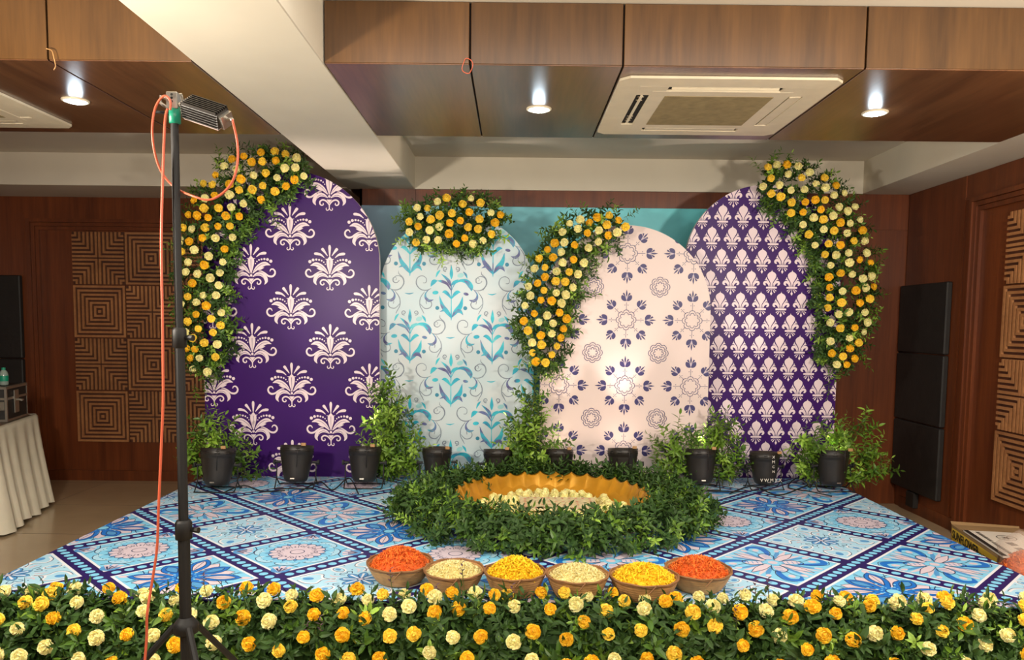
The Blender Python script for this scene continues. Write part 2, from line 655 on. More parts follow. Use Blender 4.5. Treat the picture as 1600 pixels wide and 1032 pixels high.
for a, b in ((-3.4, -1.905), (-1.905, -1.318), (X0, -3.4)):
    MB().bbox(a + .004, b - .004, SY0, SY0 + .018, ZB + .004, ZC - .003, .0015).build('veneer_panel', M['wood_v'], sof2)
    MB().bbox(a + .004, b - .004, SY0 + .004, SY1, ZB, ZB + .012, .0015).build('soffit_panel', M['wood_soffit'], sof2)
MB().bbox(X0, -1.32, SY1 - .01, SY1, ZB + .004, ZC - .003, .0015).build('veneer_panel', M['wood_v'], sof2)

# ------------------------------------------------------------------ stage
ZS = 0.32
SX0, SX1, SYF, SYB = -2.165, 2.29, 2.93, 5.62


# ------------------------------------------------------------------ flat print toolkit
def clip_convex(poly, clip):
    """both lists of (x, y); clip counter-clockwise convex"""
    out = poly
    n = len(clip)
    for i in range(n):
        ax, ay = clip[i]
        bx, by = clip[(i + 1) % n]
        ex, ey = bx - ax, by - ay
        inp, out = out, []
        if not inp:
            return []
        px, py = inp[-1]
        pd = ex * (py - ay) - ey * (px - ax)
        for (qx, qy) in inp:
            qd = ex * (qy - ay) - ey * (qx - ax)
            if (qd >= 0) != (pd >= 0):
                t = pd / (pd - qd)
                out.append((px + (qx - px) * t, py + (qy - py) * t))
            if qd >= 0:
                out.append((qx, qy))
            px, py, pd = qx, qy, qd
    return out


class Print:
    """convex pieces of flat colour, kept as (points, colour, layer)"""

    def __init__(s):
        s.p = []
        s.k = 0

    def eps(s, l):
        s.k += 1
        return l + (s.k % 26) * .03

    def poly(s, pts, m, l=1):
        s.p.append((pts, m, s.eps(l)))

    def fan(s, c, pts, m, l=1):
        l = s.eps(l)
        n = len(pts)
        for i in range(n):
            s.p.append(([c, pts[i], pts[(i + 1) % n]], m, l))

    def ell(s, x, y, rx, ry, m, l=1, rot=0.0, n=14):
        c_, s_ = cos(rot), sin(rot)
        s.poly([(x + rx * cos(t) * c_ - ry * sin(t) * s_, y + rx * cos(t) * s_ + ry * sin(t) * c_) for t in [2 * pi * i / n for i in range(n)]], m, l)

    def stroke(s, pts, ws, m, l=1, n=4, smooth=True, closed=False):
        k = len(pts)
        if not isinstance(ws, (list, tuple)):
            ws = [ws] * k
        if smooth and k > 2:
            P = bez([(a, b, c_) for (a, b), c_ in zip(pts, ws)], n)
        else:
            P = [Vector((a, b, c_)) for (a, b), c_ in zip(pts, ws)]
        L_, R_ = [], []
        q = len(P)
        for i, v in enumerate(P):
            if closed:
                t = P[(i + 1) % (q - 1)] - P[(i - 1) % (q - 1)]
            else:
                t = P[min(i + 1, q - 1)] - P[max(i - 1, 0)]
            d = sqrt(t.x * t.x + t.y * t.y) or 1
            nx, ny = -t.y / d, t.x / d
            h = max(v.z, 0.004) / 2
            L_.append((v.x + nx * h, v.y + ny * h))
            R_.append((v.x - nx * h, v.y - ny * h))
        l = s.eps(l)
        for i in range(q - 1):
            s.p.append(([L_[i], L_[i + 1], R_[i + 1], R_[i]], m, l + .007 * (i % 4)))

    def spiral(s, x, y, r0, r1, a0, turns, w, m, l=1, n=22):
        pts = []
        for i in range(n + 1):
            t = i / n
            a = a0 + turns * 2 * pi * t
            r = r0 + (r1 - r0) * t
            pts.append((x + r * cos(a), y + r * sin(a)))
        s.stroke(pts, [w * (1 - .4 * i / n) for i in range(n + 1)], m, l, smooth=False)

    def put(s, src, x, y, sc=1.0, rot=0.0, flip=1):
        c_, s_ = cos(rot) * sc, sin(rot) * sc
        for pts, m, l in src.p:
            s.p.append(([(x + flip * a * c_ - b * s_, y + flip * a * s_ + b * c_) for a, b in pts], m, l))

    def mirrored(s):
        s.p += [([(-a, b) for a, b in pts], m, l + .015) for pts, m, l in s.p]
        return s

    def clipped(s, clip):
        out = Print()
        n = len(clip)
        E = [(clip[i], (clip[(i + 1) % n][0] - clip[i][0], clip[(i + 1) % n][1] - clip[i][1])) for i in range(n)]
        for pts, m, l in s.p:
            ins = True
            dead = False
            for (ax, ay), (ex, ey) in E:
                neg = 0
                for (x, y) in pts:
                    if ex * (y - ay) - ey * (x - ax) < 0:
                        neg += 1
                if neg:
                    ins = False
                    if neg == len(pts):
                        dead = True
                        break
            if dead:
                continue
            if not ins:
                pts = clip_convex(pts, clip)
                if len(pts) < 3:
                    continue
            out.p.append((pts, m, l))
        return out

    def mesh(s, name, to3d, parent):
        mats = []
        mb = MB()
        for pts, m, l in s.p:
            if m not in mats:
                mats.append(m)
            A = sum(pts[i][0] * pts[(i + 1) % len(pts)][1] - pts[(i + 1) % len(pts)][0] * pts[i][1] for i in range(len(pts)))
            if A < 0:
                pts = pts[::-1]
            mb.add([to3d(x, y, l) for x, y in pts], [tuple(range(len(pts)))], mats.index(m))
        o = mb.build(name, [M[m] for m in mats], parent)
        o['kind'] = 'stuff'
        return o


def scallop(P, x, y, r0, r1, n, w, m, l, fillm=None, seg=6, rot=0.0):
    pts = []
    for i in range(n * seg + 1):
        a = 2 * pi * i / (n * seg)
        r = r0 + (r1 - r0) * abs(cos(a * n / 2)) ** 0.55
        pts.append((x + r * cos(a + rot), y + r * sin(a + rot)))
    if fillm:
        P.fan((x, y), pts[:-1], fillm, l)
    if w:
        P.stroke(pts, w, m, l + 1, smooth=False, closed=True)


# --- damask motif of the large purple arch
def motif_damask():
    P = Print()
    W_ = 'pink_white'
    K = 'purple'
    P.stroke([(.3, 3.75), (.62, 4.2), (.95, 4.62), (1.05, 4.75)], [.08, .24, .38, .2], W_)
    P.stroke([(.72, 3.5), (1.15, 3.86), (1.6, 4.0), (1.95, 4.02), (2.08, 4.0)], [.08, .24, .36, .34, .15], W_)
    for x, y, r in ((.6, 2.62, .08), (.8, 2.9, .1), (1.08, 3.1, .12), (1.42, 3.2, .13), (1.8, 3.24, .15), (2.22, 3.18, .19), (2.66, 2.96, .22)):
        P.ell(x, y, r, r, W_, n=10)
    P.stroke([(.2, 1.3), (.75, 1.95), (1.35, 2.4), (1.95, 2.62), (2.6, 2.42)], [.08, .5, .62, .5, .04], W_)
    P.stroke([(.75, 1.9), (1.2, 1.95), (1.75, 2.1)], [.3, .35, .04], W_)
    P.stroke([(.3, 1.5), (.9, 2.15), (1.5, 2.55), (2.1, 2.58)], [.02, .05, .05, .02], K, 2)
    P.stroke([(1.0, 1.6), (1.35, 1.62), (1.85, 1.35), (2.3, 1.0), (2.8, .93), (3.15, 1.2), (3.2, 1.6), (2.95, 1.9), (2.65, 1.86), (2.52, 1.6)],
             [.05, .14, .18, .24, .26, .24, .22, .2, .16, .1], W_, n=3)
    P.stroke([(.2, .85), (.75, 1.2), (1.35, 1.2), (1.85, .85), (2.02, .3), (1.78, -.15)], [.08, .4, .5, .52, .4, .04], W_)
    P.stroke([(.4, .95), (.9, 1.2), (1.4, 1.1), (1.75, .65)], [.02, .05, .05, .02], K, 2)
    P.stroke([(0, -.12), (.22, .22), (.55, .5), (.95, .56), (1.25, .32), (1.22, 0), (.98, -.14), (.78, 0), (.86, .18)],
             [.14, .18, .2, .2, .2, .18, .16, .14, .08], W_, n=3)
    P.stroke([(0, -.5), (.12, -.74), (.34, -.78), (.44, -.58), (.32, -.46)], [.1, .12, .12, .1, .06], W_, n=3)
    P.mirrored()
    P.stroke([(0, 3.6), (0, 4.2), (0, 4.9), (0, 5.2)], [.08, .24, .36, .16], W_)
    P.stroke([(0, 1.25), (0, 1.8), (0, 2.5), (0, 3.1), (0, 3.4), (0, 3.68)], [.04, .4, .78, .84, .5, .04], W_)
    P.poly([(-.62, 3.34), (-.2, 3.1), (.2, 3.1), (.62, 3.34)], W_)
    P.stroke([(0, 1.5), (0, 3.2)], [.02, .07], K, 2)
    P.poly([(-.36, .62), (0, .12), (.36, .62)], W_)
    P.ell(0, 1.04, .17, .17, W_)
    P.stroke([(0, 0), (0, -.55)], [.16, .12], W_)
    return P


def motif_fleur():
    P = Print()
    W_ = 'pink_white'
    P.poly([(.82, 1.62), (1.42, 1.55), (1.22, 1.8), (1.1, 2.2), (1.0, 1.85)], W_)
    P.stroke([(.26, .2), (.36, .75), (.68, 1.3), (1.05, 1.68)], [.1, .13, .16, .25], W_)
    P.stroke([(.5, .25), (.62, .75), (.98, 1.12), (1.35, 1.1), (1.5, .8), (1.3, .55), (1.12, .5)], [.14, .36, .5, .5, .46, .3, .05], W_, n=3)
    P.stroke([(.22, -.32), (.42, -.62), (.7, -1.02)], [.08, .14, .26], W_)
    P.stroke([(.45, -.3), (.7, -.48), (.98, -.7)], [.07, .12, .2], W_)
    P.mirrored()
    P.stroke([(0, .2), (0, .6), (0, 1.1), (0, 1.6), (0, 2.15), (0, 2.65), (0, 3.02), (0, 3.28), (0, 3.58)], [.12, .26, .56, 1.15, 1.72, 1.72, 1.1, .22, .02], W_, n=3)
    P.poly([(-1.1, -.12), (-1.04, -.18), (1.04, -.18), (1.1, -.12), (1.1, .12), (1.04, .18), (-1.04, .18), (-1.1, .12)], W_)
    P.stroke([(0, -.25), (0, -.6), (0, -.9), (0, -1.18), (0, -1.58)], [.08, .1, .16, .46, .02], W_)
    return P


def motif_star():
    arm = Print()
    arm.stroke([(0, 1.25), (0, 2.2)], .055, 'indigo', smooth=False)
    for s_ in (-1, 1):
        arm.ell(.2 * s_, 1.85, .055, .055, 'indigo', n=8)
        arm.stroke([(.02 * s_, 2.4), (.2 * s_, 2.52), (.4 * s_, 2.72), (.5 * s_, 2.98), (.48 * s_, 3.1)], [.06, .4, .52, .36, .05], 'indigo')
        arm.stroke([(.08 * s_, 2.75), (.24 * s_, 3.05), (.42 * s_, 3.35)], [.05, .15, .22], 'indigo')
        arm.stroke([(.02 * s_, 2.5), (.14 * s_, 2.85), (.3 * s_, 3.1)], [.03, .04, .02], 'indigo2', 2)
    arm.stroke([(0, 2.9), (0, 3.3), (0, 3.75)], [.07, .2, .03], 'indigo')
    arm.stroke([(0, 2.4), (0, 3.0)], [.03, .035], 'indigo2', 2)
    P = Print()
    for k in range(8):
        P.put(arm, 0, 0, 1 if k % 2 == 0 else .93, k * pi / 4)
    scallop(P, 0, 0, .98, 1.25, 8, .075, 'indigo', 1)
    scallop(P, 0, 0, .68, .92, 8, .075, 'indigo', 1)
    Q = Print()
    scallop(Q, 0, 0, 1.0, 1.25, 8, .08, 'indigo', 1)
    scallop(Q, 0, 0, .75, .97, 8, .08, 'indigo', 1)
    scallop(Q, 0, 0, .42, .64, 8, .08, 'indigo', 1)
    return P, Q


def motif_water():
    P = Print()
    a, b, g, d = 'water_a', 'water_b', 'water_c', 'water_d'
    P.stroke([(0, 0), (0, .6), (0, 3), (0, 5)], [.04, .16, .1, .16], a)
    P.stroke([(.05, .4), (.6, 1.2), (1.25, 2.0), (1.55, 3.25)], [.08, .62, .6, .03], a)
    P.stroke([(-.05, .4), (-.5, 1.1), (-1.2, 2.0), (-1.62, 3.35)], [.08, .55, .5, .03], b)
    P.stroke([(-.05, .4), (-.35, 1.0), (-.8, 1.7)], [.08, .4, .04], a, 2)
    P.stroke([(.1, .5), (.55, 1.15), (1.15, 1.3), (1.62, .75)], [.08, .35, .5, .03], b, 2)
    P.stroke([(-.2, .8), (-.8, 1.4), (-1.55, 1.15)], [.06, .36, .03], b, 2)
    for s_ in (-1, 1):
        P.ell(1.9 * s_, 1.68, .27, .27, d, n=14)
        P.stroke([(0, 2.9), (.4 * s_, 3.5), (.85 * s_, 3.85), (1.25 * s_, 3.8)], [.06, .4, .46, .04], a)
    P.ell(-2.15, 3.75, .42, .26, a, rot=.1)
    P.ell(2.0, 3.6, .36, .2, b, rot=-.2)
    P.stroke([(0, 4.0), (.5, 5.0), (1.25, 5.4), (2.1, 5.25), (2.65, 4.6), (2.72, 4.0)], [.06, .16, .34, .62, .66, .06], a)
    P.stroke([(1.75, 5.38), (2.3, 5.05), (2.65, 4.5), (2.7, 4.1)], [.1, .5, .5, .06], b, 2)
    P.stroke([(0, 4.0), (-.55, 4.9), (-1.2, 5.25), (-1.9, 5.35)], [.06, .3, .4, .04], b)
    P.stroke([(-1.9, 5.35), (-2.4, 5.2), (-2.8, 4.55)], [.08, .6, .04], a)
    P.stroke([(0, 4.7), (.35, 5.15), (.95, 5.55)], [.06, .4, .03], a)
    P.stroke([(0, 4.5), (-.35, 5.3), (-.85, 6.0)], [.06, .45, .03], b)
    P.stroke([(0, 4.6), (-.6, 5.6), (-1.4, 6.3)], [.05, .35, .03], a, 0)
    P.ell(1.25, 6.1, .46, .3, 'water_e', rot=.3)
    P.stroke([(0, 5.6), (0, 6.3), (0, 7.45)], [.08, .48, .02], a)
    P.stroke([(1.6, 6.6), (1.95, 6.2), (2.15, 5.7)], [.06, .3, .05], a)
    P.stroke([(-1.5, 6.8), (-1.85, 6.4), (-2.1, 5.8)], [.06, .3, .05], a)
    H = Print()
    H.spiral(.82, 6.95, .34, .08, -pi * .6, 1.3, .14, g)
    H.stroke([(2.75, 4.3), (3.4, 4.05), (4.2, 4.2), (4.75, 4.9), (4.6, 5.7), (3.95, 6.0), (3.4, 5.65), (3.45, 5.1), (3.85, 5.05)], [0.0725, 0.116, 0.131, 0.145, 0.116, 0.102, 0.087, 0.087, 0.0725], g, n=3)
    H.stroke([(3.1, 4.1), (3.5, 3.6), (3.45, 3.0), (3.0, 2.65), (2.4, 2.8)], [0.087, 0.174, 0.348, 0.377, 0.0435], b, n=3)
    H.stroke([(3.6, 3.9), (4.2, 3.0), (4.25, 2.0), (3.9, 1.3), (3.7, .9)], [0.058, 0.116, 0.131, 0.102, 0.0725], g, n=3)
    H.stroke([(4.2, 2.2), (3.6, 1.6), (2.9, 1.7), (2.65, 2.2), (2.95, 2.7), (3.4, 2.6), (3.35, 2.2)], [0.0725, 0.116, 0.131, 0.116, 0.102, 0.102, 0.0725], g, n=3)
    P.p += H.p
    P.p += [([(-x, y) for x, y in pts], m, l + .015) for pts, m, l in H.p]
    P.stroke([(-1.55, .7), (-1.5, .3), (-.95, -.2), (-.8, -1.0), (-1.3, -1.8)], [.04, .1, .1, .08, .05], g, n=3)
    P.spiral(-2.0, -.45, .55, .08, -.2, -1.2, .08, g)
    P.stroke([(-6.3, 3.65), (-5.7, 3.55), (-5.1, 3.7)], [.04, .16, .04], a)
    return P


# --- the four tiles of the stage print; square of half side 1
def tile_frame(bg):
    P = Print()
    P.poly([(-1.02, -1.02), (1.02, -1.02), (1.02, 1.02), (-1.02, 1.02)], 't_white', 1)
    P.poly([(-.965, -.965), (.965, -.965), (.965, .965), (-.965, .965)], bg, 2)
    return P


def petal(P, r0, r1, w, a, m, l, line=True, tip=0.35, wl=.018):
    n = 8
    P.k += 1
    A, B = [], []
    for i in range(n + 1):
        t = i / n
        h = w * (sin(pi * t ** (1 + tip * .8)) ** .8 if 0 < t < 1 else 0)
        r = r0 + (r1 - r0) * t
        A.append((r * cos(a) - h * sin(a), r * sin(a) + h * cos(a)))
        B.append((r * cos(a) + h * sin(a), r * sin(a) - h * cos(a)))
    for i in range(n):
        P.p.append(([A[i], A[i + 1], B[i + 1], B[i]], m, l + .03 * (P.k % 26)))
    if line:
        P.stroke(A + B[::-1][1:], wl, 't_line', l + 1, smooth=False)


def tile_M():
    P = tile_frame('t_cyan')
    for sx, sy in ((1, 1), (-1, 1), (-1, -1), (1, -1)):
        a = math.atan2(sy, sx)
        P.ell(.84 * sx, .84 * sy, .2, .2, 't_blue2', 3, n=16)
        for d in (-.5, 0, .5):
            cx, cy = .93 * sx, .93 * sy
            P.stroke([(cx, cy), (cx - .34 * cos(a + d), cy - .34 * sin(a + d))], [.03, .12], 't_pink', 4, smooth=False)
            P.stroke([(cx, cy), (cx - .22 * cos(a + d), cy - .22 * sin(a + d))], [.02, .05], 't_line', 5, smooth=False)
        P.stroke([(.93 * sx, .5 * sy), (.74 * sx, .56 * sy), (.66 * sx, .66 * sy), (.56 * sx, .74 * sy), (.5 * sx, .93 * sy)], .022, 't_line', 5)
    scallop(P, 0, 0, .76, .92, 8, .018, 't_line', 3, fillm='t_pale', rot=0)
    scallop(P, 0, 0, .68, .8, 12, .0, 't_line', 4, fillm='t_cyan')
    for k in range(40):
        a = 2 * pi * k / 40
        P.ell(.78 * cos(a), .78 * sin(a), .024, .01, 't_line', 5, rot=a + pi / 2, n=6)
    for k in range(16):
        a = 2 * pi * (k + .5) / 16
        P.poly([(.5 * cos(a - .14), .5 * sin(a - .14)), (.5 * cos(a + .14), .5 * sin(a + .14)), (.68 * cos(a), .68 * sin(a))], 't_blue2', 5)
        P.stroke([(.5 * cos(a - .14), .5 * sin(a - .14)), (.68 * cos(a), .68 * sin(a)), (.5 * cos(a + .14), .5 * sin(a + .14))], .016, 't_line', 6, smooth=False)
    scallop(P, 0, 0, .5, .6, 16, .018, 't_line', 7, fillm='t_pink')
    for k in range(16):
        a = 2 * pi * k / 16
        P.stroke([(.3 * cos(a + .2), .3 * sin(a + .2)), (.5 * cos(a + .2), .5 * sin(a + .2))], .012, 't_line', 9, smooth=False)
        if k % 2:
            P.ell(.38 * cos(a), .38 * sin(a), .035, .02, 't_line', 9, rot=a, n=8)
        else:
            P.ell(.4 * cos(a), .4 * sin(a), .055, .045, 't_line', 9, n=8)
            P.ell(.4 * cos(a), .4 * sin(a), .035, .028, 't_pink', 10, n=8)
    P.ell(0, 0, .16, .16, 't_line', 9, n=18)
    P.ell(0, 0, .14, .14, 't_pink', 10, n=18)
    return P


def tile_S():
    P = tile_frame('t_cyan')
    for sx, sy in ((1, 1), (-1, 1), (-1, -1), (1, -1)):
        P.stroke([(.93 * sx, .45 * sy), (.72 * sx, .5 * sy), (.5 * sx, .72 * sy), (.45 * sx, .93 * sy)], .02, 't_line', 3)
        P.ell(.83 * sx, .83 * sy, .12, .07, 't_pink', 3, rot=math.atan2(sy, sx))
        for d in (-.28, 0, .28):
            a = math.atan2(sy, sx) + d
            P.stroke([(.85 * cos(a), .85 * sin(a)), (1.1 * cos(a), 1.1 * sin(a))], .016, 't_line', 3, smooth=False)
    for k in range(8):
        a = k * pi / 4 + pi / 8
        petal(P, .2, .93, .17, a, 't_pink', 3)
    for k in range(8):
        a = k * pi / 4
        r1 = 1.12 if k % 2 else .93
        petal(P, .12, r1, .2, a, 't_blue', 5)
        petal(P, .36, r1 - .12, .105, a, 't_pink' if k % 2 else 't_blue2', 7)
        if k % 2:
            P.stroke([(.45 * cos(a), .45 * sin(a)), (r1 * .86 * cos(a), r1 * .86 * sin(a))], .014, 't_line', 9, smooth=False)
        for q in (.28, .45):
            P.ell(q * cos(a + .3), q * sin(a + .3), .035, .025, 't_cyan', 9, rot=a, n=8)
    P.ell(0, 0, .27, .27, 't_blue', 8, n=20)
    for k in range(12):
        a = 2 * pi * k / 12
        P.ell(.21 * cos(a), .21 * sin(a), .025, .018, 't_cyan', 9, rot=a, n=8)
    P.ell(0, 0, .15, .15, 't_line', 9, n=16)
    P.ell(0, 0, .13, .13, 't_cyan', 10, n=16)
    return P


def tile_B():
    P = tile_frame('t_cyan')
    q = Print()
    # one quarter: along +x a long spear, along the diagonal a wing and curls
    for d in (-.42, -.22, .22, .42):
        q.stroke([(.3 * cos(d), .3 * sin(d)), (.65 * cos(d * .8), .65 * sin(d * .8)), (.95, .95 * sin(d * .9))], [.03, .1, .02], 't_blue2' if abs(d) > .3 else 't_pink', 3)
    q.ell(.84, .33, .09, .055, 't_pink', 4, rot=.3)
    q.ell(.84, -.33, .09, .055, 't_pink', 4, rot=-.3)
    q.stroke([(.25, .02), (.55, 0), (.9, 0)], [.12, .2, .02], 't_pink', 6)
    q.stroke([(.25, .08), (.55, .1), (.9, 0.01)], .016, 't_line', 7)
    q.stroke([(.25, -.08), (.55, -.1), (.9, -0.01)], .016, 't_line', 7)
    q.stroke([(.35, .3), (.6, .45), (.78, .72), (.62, .9), (.42, .8)], [.06, .12, .15, .12, .02], 't_blue', 4)
    q.stroke([(.42, .28), (.66, .4), (.88, .7), (.8, .92)], .018, 't_line', 5)
    q.stroke([(.32, .42), (.42, .62), (.44, .88)], .016, 't_line', 5)
    q.ell(.55, .68, .09, .07, 't_pink', 5, rot=.8)
    q.stroke([(.16, .16), (.3, .34), (.42, .38)], [.16, .24, .1], 't_pink', 6)
    q.stroke([(.05, .17), (.22, .44), (.42, .46), (.5, .36), (.42, .2), (.17, .05)], .02, 't_line', 8)
    for t in (.16, .23, .3, .37):
        q.stroke([(t - .05, t + .05), (t + .05, t - .05)], [.02, .02], 't_blue2', 8, smooth=False)
    for k in range(4):
        P.put(q, 0, 0, 1, k * pi / 2)
    for k in range(4):
        a = k * pi / 2
        P.ell(.24 * cos(a), .24 * sin(a), .08, .05, 't_pink', 8, rot=a + pi / 2)
    P.ell(0, 0, .1, .1, 't_pink', 8)
    return P


def tile_L():
    P = tile_frame('t_pale')
    q = Print()
    q.ell(.78, 0, .2, .14, 't_white', 3, rot=0, n=16)
    q.ell(.78, 0, .16, .1, 't_line', 4, n=16)
    q.ell(.78, 0, .145, .088, 't_pale', 5, n=16)
    q.ell(.8, .0, .075, .05, 't_blue2', 6, n=14)
    q.ell(.72, .72, .11, .08, 't_blue2', 4, rot=.78, n=14)
    q.stroke([(.36, .3), (.5, .55), (.4, .75), (.55, .88), (.78, .9)], .05, 't_white', 3)
    q.stroke([(.36, .33), (.47, .55), (.37, .75), (.53, .91), (.78, .93)], .016, 't_line', 4)
    q.stroke([(.3, .36), (.55, .5), (.75, .4), (.88, .55), (.9, .78)], .05, 't_white', 3)
    q.stroke([(.33, .36), (.55, .47), (.75, .37), (.91, .53), (.93, .78)], .016, 't_line', 4)
    for u, v in ((.6, .2), (.6, -.2), (.5, .28), (.92, .22), (.92, -.22)):
        q.ell(u, v, .022, .016, 't_line', 4, n=8)
    q.stroke([(.42, .08), (.52, .14), (.56, .06), (.48, .0), (.56, -.06), (.52, -.14), (.42, -.08)], .018, 't_line', 4)
    q.stroke([(.4, .2), (.5, .3), (.62, .3)], [.03, .06, .02], 't_pink', 4)
    q.stroke([(.4, -.2), (.5, -.3), (.62, -.3)], [.03, .06, .02], 't_pink', 4)
    for k in range(4):
        P.put(q, 0, 0, 1, k * pi / 2)
    for k in range(8):
        a = k * pi / 4
        petal(P, .03, .42, .095, a, 't_blue2', 5, wl=.014)
        P.stroke([(.08 * cos(a), .08 * sin(a)), (.34 * cos(a), .34 * sin(a))], [.03, .05], 't_white', 7, smooth=False)
    P.ell(0, 0, .05, .05, 't_pink', 8)
    return P


TILES = dict(M=tile_M(), S=tile_S(), B=tile_B(), L=tile_L())
PER, TSZ = 0.533, 0.440     # lattice period and inner tile size


def mat_print(ox, oy, right, clip, name, parent):
    """ox, oy: the corner of tile (0, 0) measured in the photograph"""
    P = Print()
    r2 = sqrt(.5)
    if not right:
        A, B = (r2, -r2), (r2, r2)          # a: down right, b: up right
    else:
        A, B = (-r2, -r2), (r2, -r2)        # a: down left, b: down right
    rot = math.atan2(A[1], A[0])
    h = PER / 2
    c0 = [(SX0, SYF), (SX1, SYF), (SX1, SYB), (SX0, SYB)]
    for i in range(-8, 9):
        for j_ in range(-8, 9):
            cx = ox + A[0] * (i * PER + TSZ / 2) + B[0] * (j_ * PER + TSZ / 2)
            cy = oy + A[1] * (i * PER + TSZ / 2) + B[1] * (j_ * PER + TSZ / 2)
            if not (SX0 - .45 < cx < SX1 + .45 and SYF - .45 < cy < SYB + .45):
                continue
            if right:
                k = 'L' if (i % 2 == 0 and j_ % 2 == 0) else 'S' if (i % 2 and j_ % 2) else ('B' if ((i + j_ - 1) // 2) % 2 == 0 else 'M')
            else:
                k = 'S' if (i % 2 == 0 and j_ % 2) else 'L' if (i % 2 and j_ % 2 == 0) else ('M' if ((i - j_) // 2) % 2 == 0 else 'B')
            P.put(TILES[k], cx, cy, TSZ / 2 / 1.0, rot)
            # beads along the two bands that meet at this tile's far corner
            bx = TSZ / 2 + (PER - TSZ) / 2
            for q in range(10):
                t = -h + (q + .5) * PER / 10
                for (u, v) in ((t, bx), (bx, t))[:1 if q in (0, 9) else 2]:
                    P.ell(cx + A[0] * u + B[0] * v, cy + A[1] * u + B[1] * v, .0205, .0205, 't_cyan', 3, n=10)
    P = P.clipped(clip)
    return P.mesh(name, lambda x, y, l: (x, y, ZS + .004 + l * .0002), parent)


st = MB()
st.bbox(SX0 + .01, SX1 - .01, SYF + .01, SYB - .01, 0, ZS - .002, .01)
stage = st.build('stage', M['groove'], origin=(0.06, 4.2, 0))
tag(stage, 'low rectangular stage platform covered with blue ornamental print', 'stage')
for k, (a, b, ox, oy, rt) in enumerate(((SX0, .06, -1.328, 3.559, False), (.06, SX1, 1.597, 4.164, True))):
    cl = MB()
    cl.box(a, b, SYF, SYB, ZS - .004, ZS + .004)
    if not rt:
        cl.box(a - .003, a + .003, SYF, SYB, .02, ZS + .0035)
    else:
        cl.box(b - .003, b + .003, SYF, SYB, .02, ZS + .0035)
    sheet = cl.build('printed_mat', M['navy'], stage)
    mat_print(ox, oy, rt, [(a, SYF), (b, SYF), (b, SYB), (a, SYB)], 'printed_pattern', sheet)

# ------------------------------------------------------------------ arches and backdrop
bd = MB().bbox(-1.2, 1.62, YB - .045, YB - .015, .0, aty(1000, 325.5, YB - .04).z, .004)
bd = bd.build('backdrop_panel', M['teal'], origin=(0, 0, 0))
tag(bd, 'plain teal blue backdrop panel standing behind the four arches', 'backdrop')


def arch(cx_px, r_px, top_px, Y, face, motif_fn, label, zb=ZS + .004):
    t = aty(cx_px, top_px, Y)
    rr = (aty(cx_px + r_px, 450, Y) - aty(cx_px - r_px, 450, Y)).x / 2
    cx = aty(cx_px, 560, Y).x
    zs = t.z - rr
    out = [(cx - rr, zb), (cx + rr, zb)] + [(cx + rr * cos(a), zs + rr * sin(a)) for a in [pi * i / 40 for i in range(41)]]
    n = len(out)
    b = MB()
    D = 0.045
    vs = [(x, Y, z) for x, z in out] + [(x, Y + D, z) for x, z in out]
    b.add(vs, [tuple(range(n)), tuple(reversed(range(n, 2 * n)))], 0)
    b.add(vs, [(i, i + n, (i + 1) % n + n, (i + 1) % n) for i in range(n)], 1)
    o = b.build('arch_panel', [M[face], M['arch_side']], origin=(cx, Y, zb))
    tag(o, label, 'arch panel')
    ft = MB()
    for s_ in (-1, 1):
        ft.tube([(cx + s_ * rr * .6, Y + D + .01, zb + 1.2), (cx + s_ * rr * .6, Y + D + .16, zb + .006)], .012)
    ft.build('rear_brace', M['silver'], o)
    P = motif_fn(cx, Y)
    clip = [(x, z) for x, z in out]
    P = P.clipped(clip)
    P.mesh('printed_pattern', lambda x, z, l: (x, Y - .0005 - l * .0004, z), o)
    return o, cx, rr, zs


D1, D4, D2 = motif_damask(), motif_fleur(), motif_water()
D3, D3b = motif_star()


def lat1(cx, Y):
    P = Print()
    a = aty(453.4, 381.4, Y)
    p = 122 / FPX * Y
    for i in range(-4, 5):
        for j_ in range(-5, 4):
            for h in (0, .5):
                P.put(D1, a.x + (i + h) * p, a.z + (j_ + h) * p, .0518)
    return P


def lat4(cx, Y):
    P = Print()
    a = aty(1158.7, 415.3, Y)
    px, pz = 31.6 / FPX * Y, 33.4 / FPX * Y
    for i in range(-6, 8):
        for j_ in range(-11, 6):
            P.put(D4, a.x + (i + (.5 if j_ % 2 else 0)) * px, a.z + j_ * pz, .0350)
    return P


def lat3(cx, Y):
    P = Print()
    a = aty(978.3, 500.3, Y)
    p = 102.8 / FPX * Y
    for i in range(-3, 4):
        for j_ in range(-4, 4):
            P.put(D3, a.x + i * p, a.z + j_ * p, .0555)
            P.put(D3b, a.x + (i + .5) * p, a.z + (j_ + .5) * p, .0555)
    return P


def lat2(cx, Y):
    P = Print()
    a = aty(705, 501.2, Y)
    p, q = 128.5 / FPX * Y, 136 / FPX * Y
    for i in range(-3, 4):
        for j_ in range(-4, 4):
            for h in (0, .5):
                P.put(D2, a.x + (i + h) * p, a.z + (j_ + h) * q, .0525)
    return P


YA1, YA2, YA3, YA4 = 5.34, 5.46, 5.32, 5.47
arch1 = arch(456, 138, 267, YA1, 'purple', lat1, 'tall purple arch panel with large white damask plumes, at the left')
arch2 = arch(714, 121, 334, YA2, 'water_bg', lat2, 'pale arch panel with turquoise watercolour leaves and scrolls, second from left')
arch3 = arch(976, 133, 352, YA3, 'ivory', lat3, 'blush white arch panel with indigo snowflake flowers, in front of its neighbours')
arch4 = arch(1187, 122, 289, YA4, 'purple2', lat4, 'tall purple arch panel with rows of small white fleur-de-lis, at the right')


